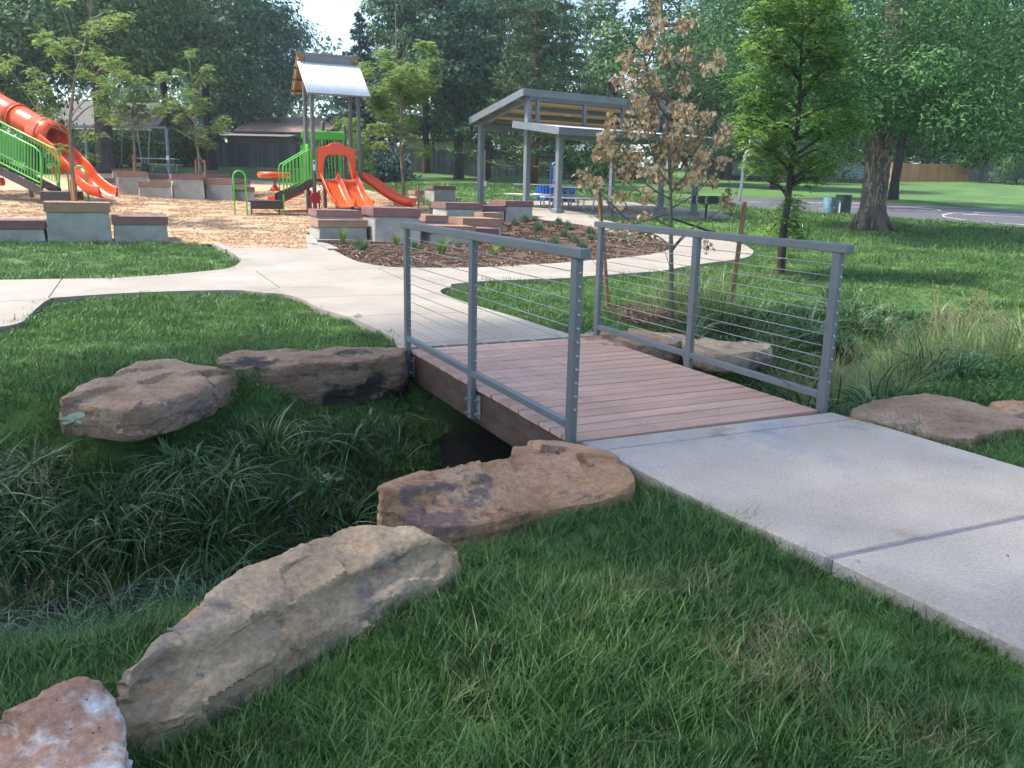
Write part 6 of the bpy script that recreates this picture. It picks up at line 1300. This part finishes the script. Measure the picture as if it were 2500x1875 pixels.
# ------------------------------------------------------------ scattered grass, chips, mulch
def scatter(name, pts, rot, scl, idx, protos):
    me = bpy.data.meshes.new(name); me.vertices.add(len(pts)); me.vertices.foreach_set('co', np.asarray(pts, np.float64).ravel())
    for nm, ty, arr in (('rot', 'FLOAT_VECTOR', rot), ('scl', 'FLOAT', scl)):
        at_ = me.attributes.new(nm, ty, 'POINT'); at_.data.foreach_set('vector' if ty == 'FLOAT_VECTOR' else 'value', np.asarray(arr, np.float64).ravel())
    at_ = me.attributes.new('idx', 'INT', 'POINT'); at_.data.foreach_set('value', np.asarray(idx, np.int32))
    o = bpy.data.objects.new(name, me); SC.collection.objects.link(o)
    col = bpy.data.collections.new(name+'_kinds')
    for p in protos: col.objects.link(p)
    ng = bpy.data.node_groups.new(name, 'GeometryNodeTree'); ng.interface.new_socket('Geometry', in_out='INPUT', socket_type='NodeSocketGeometry'); ng.interface.new_socket('Geometry', in_out='OUTPUT', socket_type='NodeSocketGeometry')
    N, L = ng.nodes, ng.links; gi = N.new('NodeGroupInput'); go = N.new('NodeGroupOutput'); ip = N.new('GeometryNodeInstanceOnPoints'); ci = N.new('GeometryNodeCollectionInfo')
    ci.inputs['Collection'].default_value = col; ci.inputs['Separate Children'].default_value = True; ci.inputs['Reset Children'].default_value = True
    def na(nm, ty):
        a = N.new('GeometryNodeInputNamedAttribute'); a.data_type = ty; a.inputs['Name'].default_value = nm; return [s for s in a.outputs if s.enabled and s.name == 'Attribute'][0]
    L.new(gi.outputs[0], ip.inputs['Points']); L.new(ci.outputs[0], ip.inputs['Instance']); ip.inputs['Pick Instance'].default_value = True
    L.new(na('idx', 'INT'), ip.inputs['Instance Index']); L.new(na('rot', 'FLOAT_VECTOR'), ip.inputs['Rotation']); L.new(na('scl', 'FLOAT'), ip.inputs['Scale']); L.new(ip.outputs[0], go.inputs[0])
    m = o.modifiers.new('scatter', 'NODES'); m.node_group = ng; o['kind'] = 'stuff'; return o
def blades(nm, n, R, h, wd, bend, segs, mt, r, hv=.35, droop=.0, gauss=False, lean=.0):
    V = []; Q = []
    a0 = r.uniform(0, 6.283)
    for i in range(n):
        rr = R*math.sqrt(r.uniform()) if not gauss else abs(r.normal())*R*.5; an = r.uniform(0, 6.283); b = np.array([rr*math.cos(an), rr*math.sin(an), -.012])
        a = r.uniform(0, 6.283) if not gauss else an+r.normal()*.5; d = np.array([math.cos(a), math.sin(a), 0]); s = np.array([-d[1], d[0], 0]); hh = h*r.uniform(1-hv, 1+hv); bd = bend*r.uniform(.3, 1.3)*hh; k = len(V); tw_ = r.uniform(-.6, .6)
        for j in range(segs+1):
            f = j/segs; p = b+d*bd*f**1.7+np.array([0, 0, hh*(f-droop*f**2.6)])+np.array([math.cos(a0), math.sin(a0), 0])*lean*hh*f*f
            w_ = wd*.5*(1-f**1.6)+.0002; ss = s*math.cos(tw_*f*2)+np.array([0, 0, 1])*math.sin(tw_*f*2)*.5; V += [p-ss*w_, p+ss*w_]
        Q += [(k+2*j, k+2*j+1, k+2*j+3, k+2*j+2) for j in range(segs)]
    me = bpy.data.meshes.new(nm); me.from_pydata([tuple(v) for v in V], [], Q); me.materials.append(M[mt]); me.shade_smooth(); return bpy.data.objects.new(nm, me)
rg = np.random.default_rng(42)
lawn_p = [blades('lawn_tuft', 38, .055, .05, .0036, .8, 3, 'lawn_blade', rg, .45, lean=l) for l in (.0, .35, .55, .2)]
patch_p = [blades('lawn_patch', 120, .15, .031, .0045, .8, 2, 'lawn_blade', rg, .4, lean=l) for l in (.1, .4)]
far_p = [blades('lawn_far_patch', 80, .34, .055, .014, .6, 1, 'lawn_blade', rg, .4) for l in (0, 1)]
STONE = [np.array(f) for f in FOOT]
def ok_lawn(P):
    m = in_view(np.c_[P, T(P)], 120, -50)
    for poly in (walk_poly, near_poly, chip_poly, mulch_poly, court_poly): m &= ~in_poly(P, np.array([p[:2] for p in poly]))
    for f in STONE: m &= ~in_poly(P, f)
    m &= ~((P[:, 0] > -.03) & (P[:, 0] < 1.9) & (P[:, 1] > -.25) & (P[:, 1] < 3.0)); return m
def ring(d0_, d1_, dens, jit=1):
    half = math.atan(1250/F)+.06; A_ = half*(d1_**2-d0_**2); n = int(A_*dens); a = YAW+rg.uniform(-half, half, n); d = np.sqrt(rg.uniform(d0_**2, d1_**2, n)); return np.c_[CAM[0]+np.sin(a)*d, CAM[1]+np.cos(a)*d]
def ground_n(P):
    e = .05; dx = (T(P+[e, 0])-T(P-[e, 0]))/(2*e); dy = (T(P+[0, e])-T(P-[0, e]))/(2*e); return dx, dy
def put(name, P, protos, s0, s1, tilt=.15, sink=.0):
    z = T(P)-sink; n = len(P); dx, dy = ground_n(P); ls = vnoise(np.c_[P*1.7, P[:, 0]*0], 31); sc = (s0+(s1-s0)*rg.uniform(0, 1, n))*(.72+.6*ls)
    rot = np.c_[rg.normal(size=n)*tilt+np.arctan(dy)*.6, rg.normal(size=n)*tilt-np.arctan(dx)*.6, rg.uniform(0, 6.283, n)]
    return scatter(name, np.c_[P, z], rot, sc, rg.integers(0, len(protos), n), protos)
P = ring(1.2, 5.2, 640); P = P[ok_lawn(P)]; dd = ditch_dist(P); P = P[(dd > .42)]; put('lawn_grass', P, lawn_p, .75, 1.35)
P = ring(5.2, 11, 120); P = P[ok_lawn(P)]; P = P[ditch_dist(P) > .5]; put('lawn_grass', P, patch_p, .8, 1.3)
P = ring(11, 21, 38); P = P[ok_lawn(P)]; put('lawn_grass', P, patch_p, 1.1, 1.8)
P = ring(21, 42, 6); P = P[ok_lawn(P)]; put('lawn_grass', P, far_p, .9, 1.5)
# long grass in the ditch
long_p = [blades('long_grass', 34, .10, h*1.15, .0095, b, 8, 'ditch_blade', rg, .4, droop=dr, gauss=True, lean=l) for h, b, dr, l in ((.26, .8, .75, .2), (.34, .85, .9, .25), (.22, .7, .55, .1), (.30, .95, 1.0, .35))]
n = 17000; P = np.c_[rg.uniform(-5.5, 7.5, n), rg.uniform(-3, 5.5, n)]; d = ditch_dist(P); cl_ = vnoise(np.c_[P*2.4, P[:, 0]*0], 77)+.35*vnoise(np.c_[P*6, P[:, 0]*0], 78)
left = P[:, 0] < -.15; right_ = P[:, 0] > 1.95
far_side = P[:, 1] > np.interp(P[:, 0], DITCH[:, 0], DITCH[:, 1])
pr = np.where(left, np.where(far_side, np.exp(-((d-.9)/.3)**2)*.7, np.exp(-((d-.62)/.25)**2)*np.where(P[:, 0] < -1.5, 1.3, .2)), np.where(right_, np.exp(-((d-.6)/.55)**2)*.8, 0))
pr = pr*np.clip((cl_-.5)*5, 0, 1.5)*(d > .36); pr = np.where(left & (P[:, 0] > -.95) & far_side, pr*.22, pr)
m = (rg.uniform(size=n) < pr) & in_view(np.c_[P, T(P)], 200, -50)
for f in STONE+[np.array(near_poly), np.array([p[:2] for p in walk_poly])]: m &= ~in_poly(P, f)
P = P[m]; n = len(P); dx, dy = ground_n(P); z = T(P)
scl = np.where(P[:, 0] > 1.9, 1.15, 1.0)*rg.uniform(.65, 1.25, n)
rot = np.c_[rg.normal(size=n)*.16+np.arctan(dy)*.75, rg.normal(size=n)*.16-np.arctan(dx)*.75, rg.uniform(0, 6.283, n)]
scatter('long_ditch_grass', np.c_[P, z], rot, scl, rg.integers(0, 4, n), long_p); print('long', n)
# dry straw coloured patches in the near lawn
dry_p = [blades('dry_tuft', 22, .06, .05, .0036, 1.2, 3, 'straw', rg, .5)]
Pd = np.concatenate([onz(x, y, -.06)[:2]+rg.normal(size=(n_, 2))*np.array([sx_, sy_]) for x, y, n_, sx_, sy_ in ((1840, 1600, 40, .10, .05), (1900, 1690, 30, .07, .05), (1590, 1470, 26, .12, .04), (2200, 1800, 16, .1, .06), (1330, 1540, 8, .05, .04), (1180, 1700, 6, .05, .05), (60, 1330, 10, .1, .1), (2150, 640, 6, .3, .2), (1300, 745, 10, .25, .12))])
n = len(Pd); scatter('dry_lawn_tufts', np.c_[Pd, T(Pd)], np.c_[rg.normal(size=(n, 2))*.3, rg.uniform(0, 6.28, n)], rg.uniform(.6, 1.2, n), np.zeros(n, int), dry_p)
# short dark turf on the banks
P = ring(1.5, 11, 110); P = P[ok_lawn(P)]; d = ditch_dist(P); P = P[(d < 1.9) & (d > .40)]; put('bank_grass', P, lawn_p, .9, 1.6, .3)
# seed stalks
def stalk(nm, h, lean, r, seed=True):
    mb = MB(); P_ = [np.array([lean*h*t*t, 0, h*(t-.12*t**3)]) for t in np.linspace(0, 1, 9)]; mb.tube(P_, np.linspace(.0012, .0008, 9), 3, cap=False)
    V = list(mb.v); Q = [f for f in mb.f]
    for k in range(34):
        t = 1-rg.uniform(0, .28); i = t*8; a = P_[int(min(i, 7))]+(P_[min(int(i)+1, 8)]-P_[int(min(i, 7))])*(i-int(i)); u = unit(rg.normal(size=3)+np.array([.2, 0, 1.3])); s = unit(np.cross(u, rg.normal(size=3)))*.002; L_ = .016*rg.uniform(.7, 1.3); k0 = len(V)
        b = a+u*L_; V += [tuple(a), tuple((a+b)/2-s), tuple(b), tuple((a+b)/2+s)]; Q.append((k0, k0+1, k0+2, k0+3))
    me = bpy.data.meshes.new(nm); me.from_pydata(V, [], Q); me.materials.append(M['straw']); return bpy.data.objects.new(nm, me)
st_p = [stalk('seed_stalk', .5, .25, rg), stalk('seed_stalk', .62, .5, rg), stalk('seed_stalk', .42, .1, rg)]
cl2 = [(onz(*Z(11, 215, 650), -.15)[:2], .10, 15, .8), (onz(*Z(11, 80, 640), -.15)[:2], .12, 7, .7), (onz(*Z(11, 640, 560), -.15)[:2], .10, 5, .55), (onz(*Z(11, 1220, 470), -.15)[:2], .08, 3, .5), (onz(*Z(11, 560, 1300), -.55)[:2], .35, 12, .8), (onz(*Z(11, 150, 1300), -.55)[:2], .3, 14, .8), (onz(*Z(11, 900, 1000), -.3)[:2], .5, 10, .6),
       (onz(2330, 810, -.1)[:2], .24, 90, 1.25), (onz(2420, 830, -.1)[:2], .28, 50, 1.15), (onz(2180, 860, -.1)[:2], .3, 60, .95), (onz(2100, 860, -.1)[:2], .3, 45, .9), (onz(1900, 850, -.1)[:2], .4, 14, .6), (onz(1790, 800, -.1)[:2], .25, 8, .7), (onz(2260, 900, -.1)[:2], .3, 20, .6), (onz(2480, 880, -.1)[:2], .2, 18, .9)]
PP = []; SS = []
for c, r_, n, s in cl2:
    q = c+rg.normal(size=(n, 2))*r_*.6; PP.append(q); SS.append(np.full(n, s)*rg.uniform(.7, 1.2, n))
PP = np.concatenate(PP); SS = np.concatenate(SS); n = len(PP)
scatter('seed_stalks', np.c_[PP, T(PP)], np.c_[rg.normal(size=n)*.15, rg.normal(size=n)*.15, rg.uniform(0, 6.283, n)], SS, rg.integers(0, 3, n), st_p)
# extra tall clump at the right
tall_p = [blades('tall_grass', 80, .14, .62, .006, .5, 7, 'tall_blade', rg, .35, droop=.3, gauss=True), blades('tall_grass', 70, .13, .46, .006, .9, 7, 'tall_blade', rg, .35, droop=.5, gauss=True)]
c5 = []
for (x, y, n, sp_) in ((2300, 830, 16, .22), (2400, 850, 16, .24), (2180, 880, 20, .34), (2080, 880, 18, .34), (1950, 860, 18, .38), (2480, 870, 12, .2), (2330, 910, 16, .25), (2150, 930, 14, .25), (1830, 850, 12, .3)): c5.append(onz(x, y, -.1)[:2]+rg.normal(size=(n, 2))*sp_)
for (x, y, n, sp_) in ((1500, 800, 8, .12), (1580, 815, 10, .15), (1660, 800, 10, .18), (1720, 790, 8, .2), (1760, 830, 10, .2)): c5.append(onz(x, y, -.2)[:2]+rg.normal(size=(n, 2))*sp_)
c5 = np.concatenate(c5); k = ~in_poly(c5, np.array(near_poly))
for f in STONE: k &= ~in_poly(c5, f)
c5 = c5[k & (c5[:, 0] > 1.97)]; n = len(c5)
scatter('tall_bank_grass', np.c_[c5, T(c5)-.03], np.c_[rg.normal(size=n)*.2, rg.normal(size=n)*.2, rg.uniform(0, 6.283, n)], rg.uniform(.6, 1.1, n)*np.where((c5[:, 0] < 3.3) & (c5[:, 1] > 1.6), .42, 1), rg.integers(0, 2, n), tall_p)
# chips
def chips(nm, n, R, ln, mt, r):
    mb = MB()
    for i in range(n):
        a = r.uniform(0, 6.283); u = np.array([math.cos(a), math.sin(a), r.uniform(-.45, .45)]); u /= np.linalg.norm(u); s = unit(np.cross(u, (0, 0, 1.))); w_ = np.cross(s, u); rr = R*math.sqrt(r.uniform()); b = r.uniform(0, 6.283); L_ = ln*r.uniform(.4, 1.3)
        mb.box((rr*math.cos(b), rr*math.sin(b), r.uniform(.0, .02)), (L_, L_*r.uniform(.22, .5), L_*.14), (u, s, w_))
    me = bpy.data.meshes.new(nm); me.from_pydata(mb.v, [], mb.f); me.materials.append(M[mt]); return bpy.data.objects.new(nm, me)
ch_p = [chips('wood_chip_group', 70, .3, .038, 'chip_piece', rg) for _ in range(3)]
P = ring(15, 34, 12); P = P[in_poly(P, np.array(chip_poly))]; n = len(P); scatter('wood_chips', np.c_[P, T(P)+.012], np.c_[np.zeros((n, 2)), rg.uniform(0, 6.28, n)], rg.uniform(.8, 1.4, n), rg.integers(0, 3, n), ch_p)
mu_p = [chips('mulch_group', 40, .13, .045, 'mulch_piece', rg) for _ in range(3)]
P = ring(12, 25, 22); P = P[in_poly(P, np.array(mulch_poly))]; n = len(P); scatter('mulch_chips', np.c_[P, T(P)+.03], np.c_[np.zeros((n, 2)), rg.uniform(0, 6.28, n)], rg.uniform(.8, 1.3, n), rg.integers(0, 3, n), mu_p)
# mulch ring round the maple
ring_px = ZL(8, [(370, 690), (450, 655), (560, 645), (720, 650), (860, 680), (980, 715), (1120, 745), (1250, 775), (1340, 810), (1250, 840), (1050, 830), (900, 815), (700, 800), (560, 770), (440, 720)])
rp = np.array([G(x, y)[:2] for x, y in ring_px]); 
for vs, fs, n in sheet(rp, .035, .15): MB().add(vs, fs).build('maple_mulch', mat('dark_mulch', [(.015, .008, .006), (.05, .025, .016), (.10, .055, .035)], 40, .95, 1.0, 50, coord='World')).__setitem__('kind', 'structure'); break
md_p = [chips('dark_mulch_group', 45, .07, .035, 'mulch_dark', rg) for _ in range(3)]
lo, hi = rp.min(0), rp.max(0); P = rg.uniform(lo, hi, (900, 2)); P = P[in_poly(P, rp)]; n = len(P); scatter('dark_mulch_chips', np.c_[P, T(P)+.035], np.c_[np.zeros((n, 2)), rg.uniform(0, 6.28, n)], rg.uniform(.8, 1.4, n), rg.integers(0, 3, n), md_p)
# worn soil round the locust
c = bR[:2]; rp2 = np.array([c+np.array([math.cos(a)*(.55+.12*math.sin(3*a)), math.sin(a)*(.5+.1*math.cos(2*a))]) for a in np.linspace(0, 6.2, 22)])
for vs, fs, n in sheet(rp2, .02, .2): MB().add(vs, fs).build('worn_soil', mat('worn_soil', [(.05, .06, .025), (.10, .085, .045), (.14, .11, .065)], 9, .95, 1.0, 50, coord='World')).__setitem__('kind', 'structure'); break
# fallen leaves on the path
for lb, x, y in (('tiny brown leaf alone on the pale path slab', *Z(14, 1850, 692)), ('small curled brown leaf on the path near its left edge', *Z(14, 1215, 1148)), ('small dark leaf scrap at the right of the lower path slab', *Z(14, 2115, 1122))):
    p = onz(x, y, .006); V, Q = cards(p[None], .022, .5, 3.0); o = fast_mesh('fallen_leaf', V, Q, M['bark_young'], None, origin=p); tag(o, lb, 'leaf', 'scraps of leaf on the path')
# thin haze added for the lens's veiling glare: one closed box round everything but the sky
hb = MB().box((10, 60, 11), (420, 420, 32)); me_ = bpy.data.meshes.new('haze'); me_.from_pydata(hb.v, [], hb.f); hm = bpy.data.materials.new('haze_veil'); hm.use_nodes = True; hn = hm.node_tree; hn.nodes.clear()
ho = hn.nodes.new('ShaderNodeOutputMaterial'); hv = hn.nodes.new('ShaderNodeVolumePrincipled'); hv.inputs['Color'].default_value = (.86, .92, 1, 1); hv.inputs['Density'].default_value = .0011; hv.inputs['Anisotropy'].default_value = .6
hn.links.new(hv.outputs[0], ho.inputs['Volume']); me_.materials.append(hm); hob = bpy.data.objects.new('haze', me_); SC.collection.objects.link(hob); hob['kind'] = 'stuff'
print('objects', len(bpy.data.objects))
